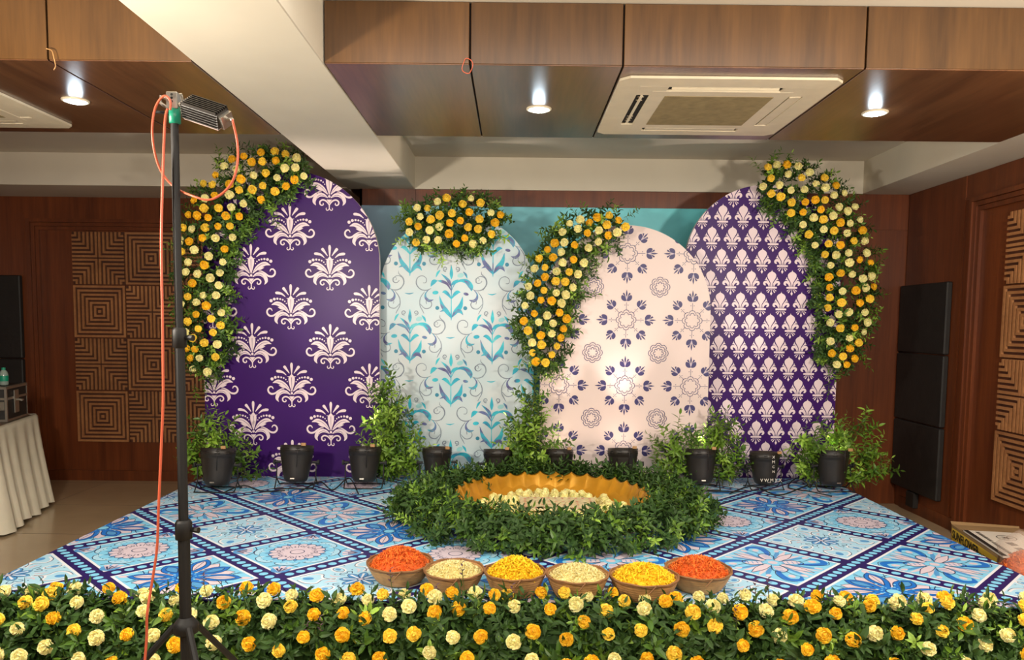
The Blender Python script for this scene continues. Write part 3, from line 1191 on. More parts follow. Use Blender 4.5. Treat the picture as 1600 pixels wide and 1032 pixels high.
# ------------------------------------------------------------------ leaves and flowers
def leaf_into(mb, base, d, nrm, L_, W_, mi=0, droop=.25):
    d = d.normalized()
    s_ = d.cross(nrm)
    if s_.length < 1e-4:
        s_ = d.orthogonal()
    s_.normalize()
    n_ = s_.cross(d)
    p = base
    pts = [p,
           p + d * L_ * .3 - s_ * W_ * .42 + n_ * W_ * .18, p + d * L_ * .34, p + d * L_ * .3 + s_ * W_ * .42 + n_ * W_ * .18,
           p + d * L_ * .66 - s_ * W_ * .4 + n_ * (W_ * .12 - L_ * droop * .4), p + d * L_ * .68 - n_ * L_ * droop * .45, p + d * L_ * .66 + s_ * W_ * .4 + n_ * (W_ * .12 - L_ * droop * .4),
           p + d * L_ - n_ * L_ * droop]
    mb.add(pts, [(0, 2, 1), (0, 3, 2), (1, 2, 5, 4), (2, 3, 6, 5), (4, 5, 7), (5, 6, 7)], mi)


def sprig_geo(rng, L_=.17, nl=11, lw=(.042, .017), curve=.25):
    """stem grows along +z, leaves alternate"""
    mb = MB()
    a0 = rng.uniform(0, 6.28)
    bend = Vector((cos(a0), sin(a0), 0)) * curve * L_
    pt = lambda t: Vector((0, 0, L_ * t)) + bend * t * t
    mb.tube([pt(t) for t in (0, .35, .7, 1)], [.0022, .0018, .0014, .0008], n=3, mi=1, cap=False)
    for i in range(nl):
        t = .12 + .88 * i / (nl - 1)
        tn = (pt(min(t + .05, 1.05)) - pt(t - .05)).normalized()
        ang = i * 2.4 + rng.uniform(-.4, .4) if i < nl - 1 else 0
        side = tn.orthogonal()
        side = Matrix.Rotation(ang, 3, tn) @ side
        k = .25 if i == nl - 1 else rng.uniform(.8, 1.25)
        d = (tn * rng.uniform(.55, .8) + side * k).normalized()
        if i == nl - 1:
            d = (tn + side * .15).normalized()
        s = rng.uniform(.75, 1.15) * (1 if i < nl - 2 else .8)
        leaf_into(mb, pt(t), d, tn, lw[0] * s, lw[1] * s * rng.uniform(.85, 1.15), 0, rng.uniform(0, .35))
    return mb


SPR = {}
for key, m_, lw, L_ in (('leaf_a', 'leaf_a', (.054, .022), .15), ('leaf_b', 'leaf_b', (.056, .023), .15), ('leaf_c', 'leaf_c', (.05, .021), .14)):
    SPR[key] = []
    for q in range(4):
        g = sprig_geo(random, L_, 13, lw)
        me = bpy.data.meshes.new('leaf_sprig')
        me.from_pydata(g.v, [], g.f)
        me.materials.append(M[m_])
        me.materials.append(M['stem'])
        me.polygons.foreach_set('material_index', g.m)
        me.update()
        SPR[key].append((me, g))


def orient(d, spin):
    q = Vector(d).to_track_quat('Z', 'Y')
    return (q.to_matrix() @ Matrix.Rotation(spin, 3, 'Z')).to_euler()


def add_sprig(parent, p, d, keys=('leaf_a', 'leaf_a', 'leaf_b', 'leaf_c'), sc=1.0):
    me, _ = random.choice(SPR[random.choice(keys)])
    return inst('leaf_sprig', me, parent, p, orient(d, random.uniform(0, 6.28)), sc * random.uniform(.8, 1.2))


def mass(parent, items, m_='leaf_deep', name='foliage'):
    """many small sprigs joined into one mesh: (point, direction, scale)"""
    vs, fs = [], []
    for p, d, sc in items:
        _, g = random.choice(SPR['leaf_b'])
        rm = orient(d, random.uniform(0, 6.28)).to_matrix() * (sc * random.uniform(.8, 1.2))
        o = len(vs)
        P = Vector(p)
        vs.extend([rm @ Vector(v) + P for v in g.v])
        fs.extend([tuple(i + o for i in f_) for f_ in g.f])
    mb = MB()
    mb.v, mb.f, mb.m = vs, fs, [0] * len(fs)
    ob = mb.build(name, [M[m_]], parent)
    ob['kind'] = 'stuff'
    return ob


def marigold(rng, matname, R_=.031, stem=.05):
    """bloom faces +z; pompom of ruffled petals"""
    mb = MB()
    # core
    n = 8
    core = []
    for j_ in range(5):
        ph = pi * j_ / 4
        for i in range(n):
            core.append(Vector((R_ * .82 * sin(ph) * cos(2 * pi * i / n), R_ * .82 * sin(ph) * sin(2 * pi * i / n), R_ * (.1 + .72 * cos(ph)))))
    fs = []
    for j_ in range(4):
        for i in range(n):
            fs.append((j_ * n + i, (j_ + 1) * n + i, (j_ + 1) * n + (i + 1) % n, j_ * n + (i + 1) % n))
    mb.add(core, fs, 0)
    for ph, cnt in ((8, 3), (26, 7), (46, 10), (66, 13), (88, 14), (108, 12)):
        for i in range(cnt):
            th = 2 * pi * (i + rng.uniform(-.25, .25)) / cnt + ph
            p_ = R(ph + rng.uniform(-6, 6))
            d = Vector((sin(p_) * cos(th), sin(p_) * sin(th), cos(p_)))
            t = Vector((-sin(th), cos(th), 0))
            u = d.cross(t)
            r1 = R_ * rng.uniform(.92, 1.12)
            w_ = R_ * rng.uniform(.24, .32)
            b0 = d * R_ * .45 + Vector((0, 0, R_ * .1))
            tilt = u * rng.uniform(-.15, .15) * R_
            a = b0 + d * (r1 - R_ * .45) + tilt
            c_ = b0 + d * (r1 - R_ * .5) * .6
            k = rng.uniform(.05, .16) * R_
            mb.add([b0, c_ + t * w_ * .8 - u * k, c_ - t * w_ * .8 - u * k, a + t * w_ * .95 + u * k, a - t * w_ * .95 - u * k, a + d * R_ * .06 + u * k * .5],
                   [(0, 1, 2), (1, 3, 5), (1, 5, 2), (2, 5, 4)], 0)
    mb.lathe([(R_ * .45, -R_ * .35), (R_ * .3, -R_ * .75), (.0015, -R_ * 1.0)], 6, mi=1)
    if stem:
        mb.tube([(0, 0, -R_ * .8), (0.004, 0, -R_ - stem * .5), (0, 0.006, -R_ - stem)], .0013, n=3, mi=1, cap=False)
    me = bpy.data.meshes.new(matname)
    me.from_pydata(mb.v, [], mb.f)
    me.materials.append(M[matname])
    me.materials.append(M['stem'])
    me.polygons.foreach_set('material_index', mb.m)
    me.update()
    return me


FL = {k: [marigold(random, k) for _ in range(3)] for k in ('pet_orange', 'pet_yellow', 'pet_cream')}
FNAME = {'pet_orange': 'orange_yellow_marigold', 'pet_yellow': 'yellow_marigold', 'pet_cream': 'cream_marigold'}


def add_flower(parent, p, d, key, sc=1.0):
    me = random.choice(FL[key])
    o = inst(FNAME[key], me, parent, p, orient(d, random.uniform(0, 6.28)), sc * random.uniform(.86, 1.12))
    s = o.scale[0]
    o.scale = (s, s, s * random.uniform(.75, .95))
    return o


def rnd(a=1.0):
    return Vector((random.uniform(-a, a), random.uniform(-a, a), random.uniform(-a, a)))


# ---- garlands fixed on the arches
def garland(path, Y, nfl, nspr, nmass, label, tail=None, mind=.066, fl_keys=('pet_orange', 'pet_yellow', 'pet_cream', 'pet_cream')):
    """path: (px, py, half width px) down the garland"""
    pts = [(aty(x, y, Y - .06), h * (Y - .06) / FPX) for x, y, h in path]
    cl = bez([(p.x, p.z, h) for p, h in pts], 8)
    seg = [0]
    for a, b in zip(cl[:-1], cl[1:]):
        seg.append(seg[-1] + (Vector(b[:2]) - Vector(a[:2])).length)
    tot = seg[-1]

    def at(t, u):
        s_ = t * tot
        k = 0
        while k < len(seg) - 2 and seg[k + 1] < s_:
            k += 1
        f_ = (s_ - seg[k]) / max(seg[k + 1] - seg[k], 1e-6)
        c_ = cl[k].lerp(cl[k + 1], min(f_, 1))
        tn = (Vector(cl[k + 1][:2]) - Vector(cl[k][:2])).normalized()
        nn = Vector((-tn.y, tn.x))
        q = Vector((c_[0], c_[1])) + nn * u * c_[2]
        return Vector((q.x, 0, q.y)), Vector((nn.x, 0, nn.y)), Vector((tn.x, 0, tn.y)), c_[2]
    c0, _, _, _ = at(.5, 0)
    root = empty('flower_garland', (c0.x, Y - .02, c0.z), label, 'flower garland')
    items = []
    for k in range(nmass):
        t, u = random.random(), random.uniform(-.95, .95)
        p, nn, tn, h = at(t, u)
        p.y = Y - .012 - random.uniform(0, .05) * (1 - u * u)
        items.append((p, nn * u * .9 + Vector((0, -.75, 0)) + tn * random.uniform(-.3, .8) + rnd(.4), .72))
    mass(root, items)
    for k in range(nspr):
        t, u = random.random(), random.uniform(-1, 1)
        if k < nspr * .35:
            u = random.choice((-1, 1)) * random.uniform(.75, .98)
        p, nn, tn, h = at(t, u)
        p.y = Y - .03 - random.uniform(0.0, .07) * (1 - u * u)
        d = nn * u * .9 + Vector((0, -.65, 0)) + tn * random.uniform(-.4, .8) + rnd(.35)
        if abs(u) > .7:
            d = nn * u * .7 + Vector((0, -.6, 0)) + tn * random.uniform(-.3, .9) + rnd(.3)
        add_sprig(root, p, d, sc=.68)
    done = []
    tries = 0
    while len(done) < nfl and tries < 6000:
        tries += 1
        t, u = random.random(), random.uniform(-.93, .93)
        p, nn, tn, h = at(t, u)
        if any((p - q).length < mind for q in done):
            continue
        done.append(p.copy())
        p.y = Y - .11 - .06 * sqrt(1 - u * u)
        add_flower(root, p, nn * u * .55 + Vector((0, -1, .1)) + rnd(.25), random.choice(fl_keys), .80)
    if tail:
        for x, y, dx, dy in tail:
            q = aty(x, y, Y - .06)
            add_sprig(root, q, Vector((dx, -.35, -dy)), ('leaf_a', 'leaf_c'), .8)
    return root


garland([(478, 262, 17), (438, 270, 32), (392, 285, 42), (350, 325, 42), (326, 385, 40), (318, 445, 36), (322, 505, 36), (325, 552, 26), (322, 580, 14)],
        YA1, 165, 170, 330, 'long yellow and cream marigold garland down the left arch panel',
        tail=[(318, 570, -.1, 1), (325, 578, .2, 1), (312, 560, -.2, 1), (305, 600, 0, 1), (318, 595, .1, 1), (440, 250, .3, -1), (455, 262, 1, -.3), (352, 262, -.6, -1), (322, 300, -1, -.3), (420, 332, .8, .8), (350, 380, 1, .4)])
garland([(640, 366, 22), (670, 352, 34), (705, 348, 38), (745, 350, 36), (776, 360, 24)],
        YA2, 54, 85, 150, 'short yellow marigold spray on top of the turquoise arch',
        tail=[(640, 372, -1, .2), (775, 350, 1, -.4), (770, 365, 1, .3), (690, 390, -.1, 1), (715, 392, .2, 1), (705, 330, .3, -1), (745, 330, .6, -1), (660, 385, -.4, 1)])
garland([(972, 350, 16), (935, 360, 26), (898, 382, 34), (868, 425, 35), (855, 470, 36), (850, 510, 34), (850, 548, 22), (848, 572, 10)],
        YA3, 100, 100, 200, 'yellow marigold garland curving over the blush white arch', mind=.062,
        tail=[(975, 340, 1, -.3), (930, 395, .3, 1), (915, 395, -.1, 1), (850, 575, .4, 1), (862, 572, .7, 1), (835, 560, -.7, .6), (835, 520, -1, .2), (905, 340, -.8, -.6), (900, 455, 1, .3)])
garland([(1186, 282, 22), (1222, 292, 34), (1262, 312, 42), (1298, 360, 45), (1318, 415, 42), (1320, 465, 38), (1316, 512, 34), (1312, 548, 24), (1300, 572, 12)],
        YA4, 150, 160, 320, 'long yellow and cream marigold garland down the right arch panel',
        tail=[(1225, 268, .2, -1), (1190, 270, -.6, -.8), (1300, 570, -.1, 1), (1310, 565, .2, 1), (1295, 590, 0, 1), (1340, 555, .5, 1), (1200, 320, .3, 1), (1210, 332, 0, 1), (1345, 400, 1, 0), (1262, 380, -.8, .6)])

# ---- ring of leaves round the golden bowl
RC = Vector((.235, 4.33, ZS + .004))
RO, RI = .89, .56


def ring_surface(a, t):
    """t 0..1 from the outer foot over the crest to the inner rim; returns point and outward direction"""
    prof = [(RO, .015, 1, .1), (RO - .04, .08, .9, .45), (RO - .13, .125, .5, .9), (RO - .22, .12, .2, 1), (RI + .03, .07, 0, 1)]
    x = t * (len(prof) - 1)
    i = min(int(x), len(prof) - 2)
    f_ = x - i
    p, q = prof[i], prof[i + 1]
    r, z, nr, nz = [p[k] + (q[k] - p[k]) * f_ for k in range(4)]
    yk = .93
    return RC + Vector((r * cos(a), r * yk * sin(a), z * 1.0)), Vector((nr * cos(a), nr * sin(a), nz))


ring = empty('leaf_ring', RC, 'thick oval ring of fresh green leaf sprigs around the golden bowl', 'foliage ring')
items = []
for k in range(900):
    a, t = random.uniform(0, 2 * pi), random.uniform(0, 1)
    p, d = ring_surface(a, t)
    p = p - d * .05
    p.z = max(p.z, ZS + .012)
    items.append((p, d + rnd(.6) + Vector((0, 0, .3)), .8))
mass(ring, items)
for k in range(295):
    a = random.uniform(0, 2 * pi) if k % 3 else random.uniform(pi, 2 * pi)
    t = random.uniform(0.0, 1) ** 1.1
    p, d = ring_surface(a, t)
    p = p - d * .05
    p.z = max(p.z, ZS + .012)
    add_sprig(ring, p, d + rnd(.6) + Vector((0, 0, .5)), ('leaf_a', 'leaf_a', 'leaf_a', 'leaf_c', 'leaf_b'), .8)

# golden bowl
gb = MB()
NF = 34
wv = lambda a, j_: 1 + (.022 * cos(a * NF)) * (j_ in (2, 3, 4))
n = NF * 8
prof = [(.0, .006), (.47, .006), (.53, .10), (.556, .128), (.540, .120), (.48, .012)]
vs, fs = [], []
for i in range(n):
    a = 2 * pi * i / n
    for j_, (r, z) in enumerate(prof):
        w_ = 1 - abs(sin(a * NF / 2)) ** .85
        rr = r * (1 + (.016 if j_ in (3, 4) else .005) * (w_ - .5) * (j_ in (2, 3, 4)))
        zz = z + (.022 * w_ if j_ in (3, 4) else 0)
        vs.append(RC + Vector((rr * cos(a), rr * sin(a), zz)))
k = len(prof)
for i in range(n):
    i2 = (i + 1) % n
    for j_ in range(k - 1):
        fs.append((i * k + j_, i2 * k + j_, i2 * k + j_ + 1, i * k + j_ + 1))
bowl = MB().add(vs, fs, 0).build('golden_bowl', M['gold'], origin=RC, smooth=True)
tag(bowl, 'large shallow golden bowl with a wavy fluted rim, inside the leaf ring', 'bowl')


def heap(parent_name, centre, rad, height, keys, count, plen, pw, base=.0, label=None, cat='petals', edge=1.0, group=None):
    """mound of loose petals"""
    mb = MB()
    n, m_ = 24, 7
    vs = [Vector((centre.x, centre.y, centre.z + height))]
    for j_ in range(1, m_ + 1):
        q = j_ / m_
        for i in range(n):
            a = 2 * pi * i / n
            z = height * (1 - q ** 2.2)
            vs.append(Vector((centre.x + rad * q * cos(a), centre.y + rad * q * sin(a), centre.z + z)))
    fs = [(0, 1 + i, 1 + (i + 1) % n) for i in range(n)]
    for j_ in range(m_ - 1):
        for i in range(n):
            o = 1 + j_ * n
            fs.append((o + i, o + n + i, o + n + (i + 1) % n, o + (i + 1) % n))
    mb.add(vs, fs, 1)
    for k in range(count):
        q = sqrt(random.random()) * edge
        a = random.uniform(0, 2 * pi)
        z = height * (1 - min(q, 1) ** 2.2) + random.uniform(0, plen * .35)
        p = Vector((centre.x + rad * q * cos(a), centre.y + rad * q * sin(a), centre.z + z))
        d = Vector((cos(a) * q * .5, sin(a) * q * .5, .25)) + Vector((random.uniform(-1, 1), random.uniform(-1, 1), random.uniform(-.15, .6)))
        d.normalize()
        s_ = d.cross(Vector((random.uniform(-.3, .3), random.uniform(-.3, .3), 1))).normalized()
        up = s_.cross(d)
        L_ = plen * random.uniform(.6, 1.2)
        p0, p1, p2 = p - d * L_ * .5, p + up * L_ * random.uniform(.05, .25), p + d * L_ * .5
        w_ = pw * random.uniform(.6, 1.2)
        mb.add([p0 - s_ * w_ * .3, p0 + s_ * w_ * .3, p1 + s_ * w_ * .5, p1 - s_ * w_ * .5, p2], [(0, 1, 2, 3), (3, 2, 4)], 0 if random.random() < .7 else 1)
    o = mb.build(parent_name, [M[k_] for k_ in keys], origin=centre)
    tag(o, label, cat, group, 'stuff')
    return o


heap('petal_bed', RC + Vector((0, 0, .014)), .46, .04, ('pet_pale', 'pet_pale2'), 1900, .032, .012,
     label='bed of loose cream petals filling the golden bowl', edge=1.0)
mt = MB()
mc = RC + Vector((.035, -.02, .062))
mt.bbox(mc.x - .22, mc.x + .22, mc.y - .15, mc.y + .15, mc.z, mc.z + .012, .003, 0)
mt_o = mt.build('woven_mat', mat('woven straw mat', C8(214, 196, 150), 0.8, var=.15, vscale=40), origin=mc)
tag(mt_o, 'small rectangular cream and pink woven mat lying on the petals in the bowl', 'mat')
pp = Print()
for i in range(22):
    for j_ in range(15):
        ring_ = min(i, j_, 21 - i, 14 - j_)
        if ring_ in (1, 2, 5, 6) and (i + j_) % 2:
            x, y = mc.x - .21 + i * .02, mc.y - .14 + j_ * .02
            pp.poly([(x - .007, y - .007), (x + .007, y - .007), (x + .007, y + .007), (x - .007, y + .007)], 'cable_red' if ring_ % 2 else 'pet_pale2', 1)
pp.mesh('check_pattern', lambda x, y, l: (x, y, mc.z + .0128), mt_o)
cb = []
for k in range(400):
    a, r = random.uniform(0, 2 * pi), random.uniform(.22, .44)
    p = RC + Vector((r * cos(a), r * sin(a), (.062 - .03 * (r / .45) ** 2)))
    if abs(p.x - mc.x) < .245 and abs(p.y - mc.y) < .175 or any((p - q).length < .058 for q in cb):
        continue
    cb.append(p)
cm = [marigold(random, 'pet_cream', .026, 0) for _ in range(2)]
for p in cb[:70]:
    o = bpy.data.objects.new('cream_blossom', random.choice(cm))
    o.location = p
    o.rotation_euler = orient(Vector((0, -.2, 1)) + rnd(.3), random.uniform(0, 6))
    COL.objects.link(o)
    tag(o, 'cream marigold bloom floating on the petals in the golden bowl', 'flower', 'cream blooms in the golden bowl')


# ---- cane baskets of petals
def basket(px, rim_y, rpx, tilt, label, plabel, keys, shape, plen, pw, foot, hh=.085):
    zr = ZS + .004 + hh
    c_ = atz(px, rim_y, zr)
    r = rpx * c_.y / FPX
    base = Vector((c_.x, c_.y, ZS + .005))
    root = empty('cane_basket', base, label, 'basket')
    body = MB()
    rows = 8
    rb = r * foot
    # woven bowl: rows of bulging cane, outside and inside
    prof_o, prof_i = [], []
    sub = 3
    for q in range(rows * sub + 1):
        t = q / (rows * sub)
        rr = rb + (r - rb) * (t ** .62)
        z = .004 + (hh - .008) * t
        bul = .0022 * abs(sin(pi * q / sub)) if q % sub else 0
        prof_o.append((rr + bul, z))
        prof_i.append((rr - .005, z + .001))
    prof_ = [(0.001, .002), (rb * .7, .002)] + prof_o + prof_i[::-1] + [(0.001, .007)]
    nn = 48
    body.lathe(prof_, nn, c=(0, 0, 0), wob=lambda a, j_: 1 + .006 * sin(a * 24 + (j_ // sub) * pi))
    mtx = Matrix.Translation(base) @ Matrix.Rotation(tilt, 4, 'X')
    body.v = [tuple(mtx @ Vector(v)) for v in body.v]
    body.build('basket_body', [M['cane']], root, smooth=True)
    rim = MB()
    for dz, dr, ph in ((0, .0, 0), (.005, .002, 1.5)):
        rim.tube([mtx @ Vector(((r + dr + .0015 * sin(a * 12 + ph)) * cos(a), (r + dr) * sin(a), hh - .004 + dz + .0015 * sin(a * 9 + ph))) for a in [2 * pi * i / 48 for i in range(48)]], .0042, 6, closed=True)
    rim.build('basket_rim', [M['cane2']], root, smooth=True)
    for s_ in range(3):
        a = .5 + s_ * 2.1
        wr_ = MB()
        wr_.tube([mtx @ Vector(((r + .006) * cos(a + k * .05), (r + .006) * sin(a + k * .05), hh - .025 + k * .008)) for k in range(5)], .003, 5)
        wr_.build('cane_end', [M['cane2']], root)
    hc = mtx @ Vector((0, 0, hh - .018))
    heap('petals', hc, r * .93, shape, keys, 1500, plen, pw, label=plabel)
    return root


OR, YE, CR = ('pet_marigold', 'pet_marigold2'), ('pet_gold', 'pet_gold2'), ('pet_pale', 'pet_pale2')
basket(625, 878, 51, .03, 'shallow cane basket holding orange petals, at the left end of the row', 'orange marigold petals heaped in the leftmost cane basket', OR, .072, .020, .005, .62)
basket(710, 890, 47, .03, 'cane basket with cream petals, second from the left', 'cream petals in the second basket from the left', CR, .040, .018, .004, .62)
basket(805, 893, 48, .0, 'cane basket with yellow petals spilling over its rim, third from left', 'yellow petals heaped high in the third basket from the left', YE, .066, .022, .007, .64, .095)
basket(902, 897, 49, .0, 'deep cane basket with cream petals, fourth from the left', 'cream petals in the fourth basket, between two yellow heaps', CR, .046, .018, .004, .62, .095)
basket(1006, 900, 54, .0, 'wide cane basket with yellow petals, beside the right orange one', 'yellow petals in the fifth basket from the left', YE, .056, .020, .006, .66, .09)
basket(1091, 889, 51, .03, 'shallow cane basket holding orange petals, at the right end of the row', 'orange marigold petals heaped in the rightmost cane basket', OR, .062, .020, .005, .62)

# ---- flower hedge along the front of the stage
HX0, HX1 = -2.35, 2.45


def hedge_surface(t):
    prof = [(2.90, .29, .2, .9), (2.86, .305, .0, 1), (2.78, .295, -.5, .8), (2.71, .24, -.9, .4), (2.66, .14, -1, .2), (2.64, .03, -1, 0)]
    x = t * (len(prof) - 1)
    i = min(int(x), len(prof) - 2)
    f_ = x - i
    p, q = prof[i], prof[i + 1]
    y, z, ny, nz = [p[k] + (q[k] - p[k]) * f_ for k in range(4)]
    return y, z, Vector((0, ny, nz))


hedge = empty('flower_hedge', (0, 2.8, 0), 'long hedge of leaves with yellow and cream marigolds along the stage front', 'flower hedge')
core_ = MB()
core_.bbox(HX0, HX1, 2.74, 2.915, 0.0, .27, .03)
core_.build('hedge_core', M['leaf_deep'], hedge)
items = []
for k in range(1500):
    t = random.uniform(0, .95)
    y, z, d = hedge_surface(t)
    x = random.uniform(HX0, HX1)
    items.append(((x, y - d.y * .06, z - d.z * .06), d + rnd(.7), .85))
mass(hedge, items)
for k in range(298):
    t = random.uniform(0, .72)
    y, z, d = hedge_surface(t)
    x = HX0 + (HX1 - HX0) * (k + random.random()) / 298
    add_sprig(hedge, (x, y - d.y * .05, z - d.z * .05), d * .7 + rnd(.75) + Vector((0, -.4, .0)), ('leaf_a', 'leaf_a', 'leaf_b', 'leaf_c'), .85)
done = []
tries = 0
while len(done) < 295 and tries < 20000:
    tries += 1
    x = random.uniform(HX0, HX1)
    t = random.uniform(0.02, .8)
    y, z, d = hedge_surface(t)
    off = random.uniform(.06, .09)
    p = Vector((x, y, z)) + d.normalized() * off
    if any((p - q).length < .083 for q in done):
        continue
    done.append(p)
    add_flower(hedge, p, d * .8 + Vector((0, -.8, .15)) + rnd(.35), random.choice(('pet_orange', 'pet_orange', 'pet_yellow', 'pet_cream', 'pet_cream')), .79)
# dried plum coloured blooms on stalks
for px_, py_, Y_ in ((318, 905, 2.8), (722, 890, 2.88), (682, 925, 2.85), (1180, 920, 2.85), (1165, 930, 2.85), (1200, 915, 2.84), (1515, 950, 2.8), (1530, 945, 2.8), (500, 975, 2.7), (1150, 960, 2.75), (480, 985, 2.68), (610, 900, 2.85), (800, 925, 2.86)):
    p = aty(px_, py_, Y_)
    b = MB()
    b.tube([p + Vector((.01, .02, -.1)), p + Vector((.004, .0, -.04)), p], .0016, 4, mi=1)
    for q in range(9):
        a = q * 2.4
        h_ = -.012 + q * .007
        leaf_into(b, p + Vector((0, 0, h_ - .02)), Vector((cos(a), sin(a), .9)), Vector((0, 0, 1)), .018, .009, 0)
    b.build('dried_bloom', [M['twig'], M['stem']], hedge)


# ---- leafy plants standing behind the stage lights
def plant(stems, Y, label, keys=('leaf_a', 'leaf_a', 'leaf_b', 'leaf_c')):
    """stems: (foot px, top px, top py)"""
    f0 = sum(s[0] for s in stems) / len(stems)
    base = aty(f0, 748, Y)
    base.z = ZS + .004
    root = empty('leafy_plant', base, label, 'plant')
    st_ = MB()
    n_ = 0
    for fx, tx, ty in stems:
        a = aty(fx, 748, Y)
        a.z = ZS + .006
        b_ = aty(tx, ty, Y - random.uniform(-.04, .10))
        a.y += random.uniform(-.02, .03)
        H = (b_ - a).length
        pts = bez([a, a.lerp(b_, .5) + Vector((random.uniform(-.02, .02), random.uniform(-.03, .0), .02)), b_ - Vector((0, 0, .06))], 5)
        st_.tube(pts, .003, 4)
        k = max(4, int(H / .026))
        for q in range(k):
            t = .08 + .92 * (q + 1) / k
            p = pts[min(int(t * (len(pts) - 1)), len(pts) - 1)]
            out = Vector((random.uniform(-1, 1), random.uniform(-.9, .25), random.uniform(.2, 1.0)))
            if q == k - 1:
                out = Vector((random.uniform(-.3, .3), -.2, 1))
            add_sprig(root, p, out, keys, .9)
            n_ += 1
    st_.build('stems', [M['stem']], root)
    return root


plant([(325, 345, 655), (330, 322, 652), (318, 308, 690), (345, 372, 675), (350, 392, 700), (310, 300, 715), (370, 402, 735), (335, 338, 690), (380, 378, 720)],
      5.16, 'bushy leafy plant at the left foot of the purple damask arch')
plant([(604, 600, 618), (610, 605, 602), (615, 620, 640), (600, 582, 655), (620, 646, 660), (628, 655, 690), (598, 575, 690), (612, 610, 670), (640, 652, 725), (590, 585, 720), (605, 611, 590)],
      5.18, 'tall leafy plant between the purple damask arch and turquoise arch')
plant([(822, 835, 605), (820, 822, 640), (828, 845, 640), (812, 805, 660), (835, 862, 680), (805, 792, 690), (820, 818, 690), (840, 866, 710), (830, 838, 660), (808, 800, 720)],
      5.18, 'tall leafy plant between the turquoise arch and blush white arch')
plant([(1050, 1040, 690), (1055, 1060, 672), (1040, 1024, 715), (1120, 1118, 660), (1110, 1100, 668), (1130, 1138, 672), (1140, 1156, 710), (1075, 1078, 715), (1145, 1150, 735), (1030, 1030, 730), (1065, 1085, 690), (1128, 1130, 650)],
      5.17, 'wide leafy plant where the blush arch meets the fleur-de-lis arch')
plant([(1290, 1292, 672), (1300, 1318, 662), (1310, 1345, 655), (1320, 1365, 690), (1280, 1262, 678), (1270, 1240, 700), (1330, 1378, 728), (1265, 1250, 735), (1325, 1350, 710), (1285, 1280, 710), (1335, 1370, 745), (1275, 1268, 700)],
      5.17, 'spreading leafy plant at the right foot of the fleur-de-lis arch')


# ------------------------------------------------------------------ stage lights
def par_mesh():
    """parts of a par can standing on its yoke, lens up, foot at the origin; returns dict of builders"""
    body = MB()
    H0 = .03
    body.lathe([(.0, H0), (.055, H0 + .002), (.072, H0 + .014), (.081, H0 + .04), (.092, H0 + .10), (.102, H0 + .165), (.104, H0 + .17), (.104, H0 + .188), (.108, H0 + .19), (.108, H0 + .245), (.103, H0 + .245), (.103, H0 + .2), (.085, H0 + .19)], 32)
    for k in range(10):
        a = 2 * pi * k / 10
        m_ = Matrix.Rotation(a, 4, 'Z')
        body.box(.103, .1095, -.016, .016, H0 + .205, H0 + .211, 1, m_)
        body.box(.103, .1095, -.012, .012, H0 + .219, H0 + .224, 1, m_)
    for k in range(1):
        a = -pi / 2 + .3 + k * .4
        body.tube([(.1 * cos(a), .1 * sin(a), H0 + .1), (.109 * cos(a), .109 * sin(a), H0 + .19), (.112 * cos(a), .112 * sin(a), H0 + .25)], .002, 5)
    yoke = MB()
    for s_ in (-1, 1):
        yoke.tube([(s_ * .122, -.085, .004), (s_ * .127, -.06, .008), (s_ * .13, -.01, .06), (s_ * .13, 0, .165)], .0042, 6)
        yoke.tube([(s_ * .122, .085, .004), (s_ * .127, .04, .008), (s_ * .13, -.01, .06)], .0042, 6)
        yoke.tube([(s_ * .105, 0, .165), (s_ * .138, 0, .165)], .009, 8)
        yoke.lathe([(.001, -.006), (.017, -.006), (.017, .006), (.001, .006)], 10, mtx=Matrix.Translation((s_ * .145, 0, .165)) @ Matrix.Rotation(pi / 2, 4, 'Y'))
        yoke.tube([(-.122, s_ * .085, .004), (.122, s_ * .085, .004)], .004, 6)
    lens = MB()
    lens.lathe([(.0, H0 + .222), (.1, H0 + .214)], 24)
    clip = MB()
    clip.bbox(.055, .085, -.112, -.098, H0 + .238, H0 + .258, .002)
    plate = MB()
    plate.box(-.014, .014, -.0865, -.0855, H0 + .022, H0 + .03)
    return body, yoke, lens, clip, plate


PB, PY_, PLN, PCL, PPL = par_mesh()
PME = {}
for nm, b_, ms in (('can_body', PB, ('black', 'black_gap')), ('stand_yoke', PY_, ('black_matte',)), ('lens', PLN, ('par_emit',)), ('clip', PCL, ('cane',)), ('name_plate', PPL, ('silver',))):
    me = bpy.data.meshes.new(nm)
    me.from_pydata(b_.v, [], b_.f)
    for q in ms:
        me.materials.append(M[q])
    me.polygons.foreach_set('material_index', b_.m)
    me.polygons.foreach_set('use_smooth', [nm in ('can_body',)] * len(me.polygons))
    PME[nm] = me

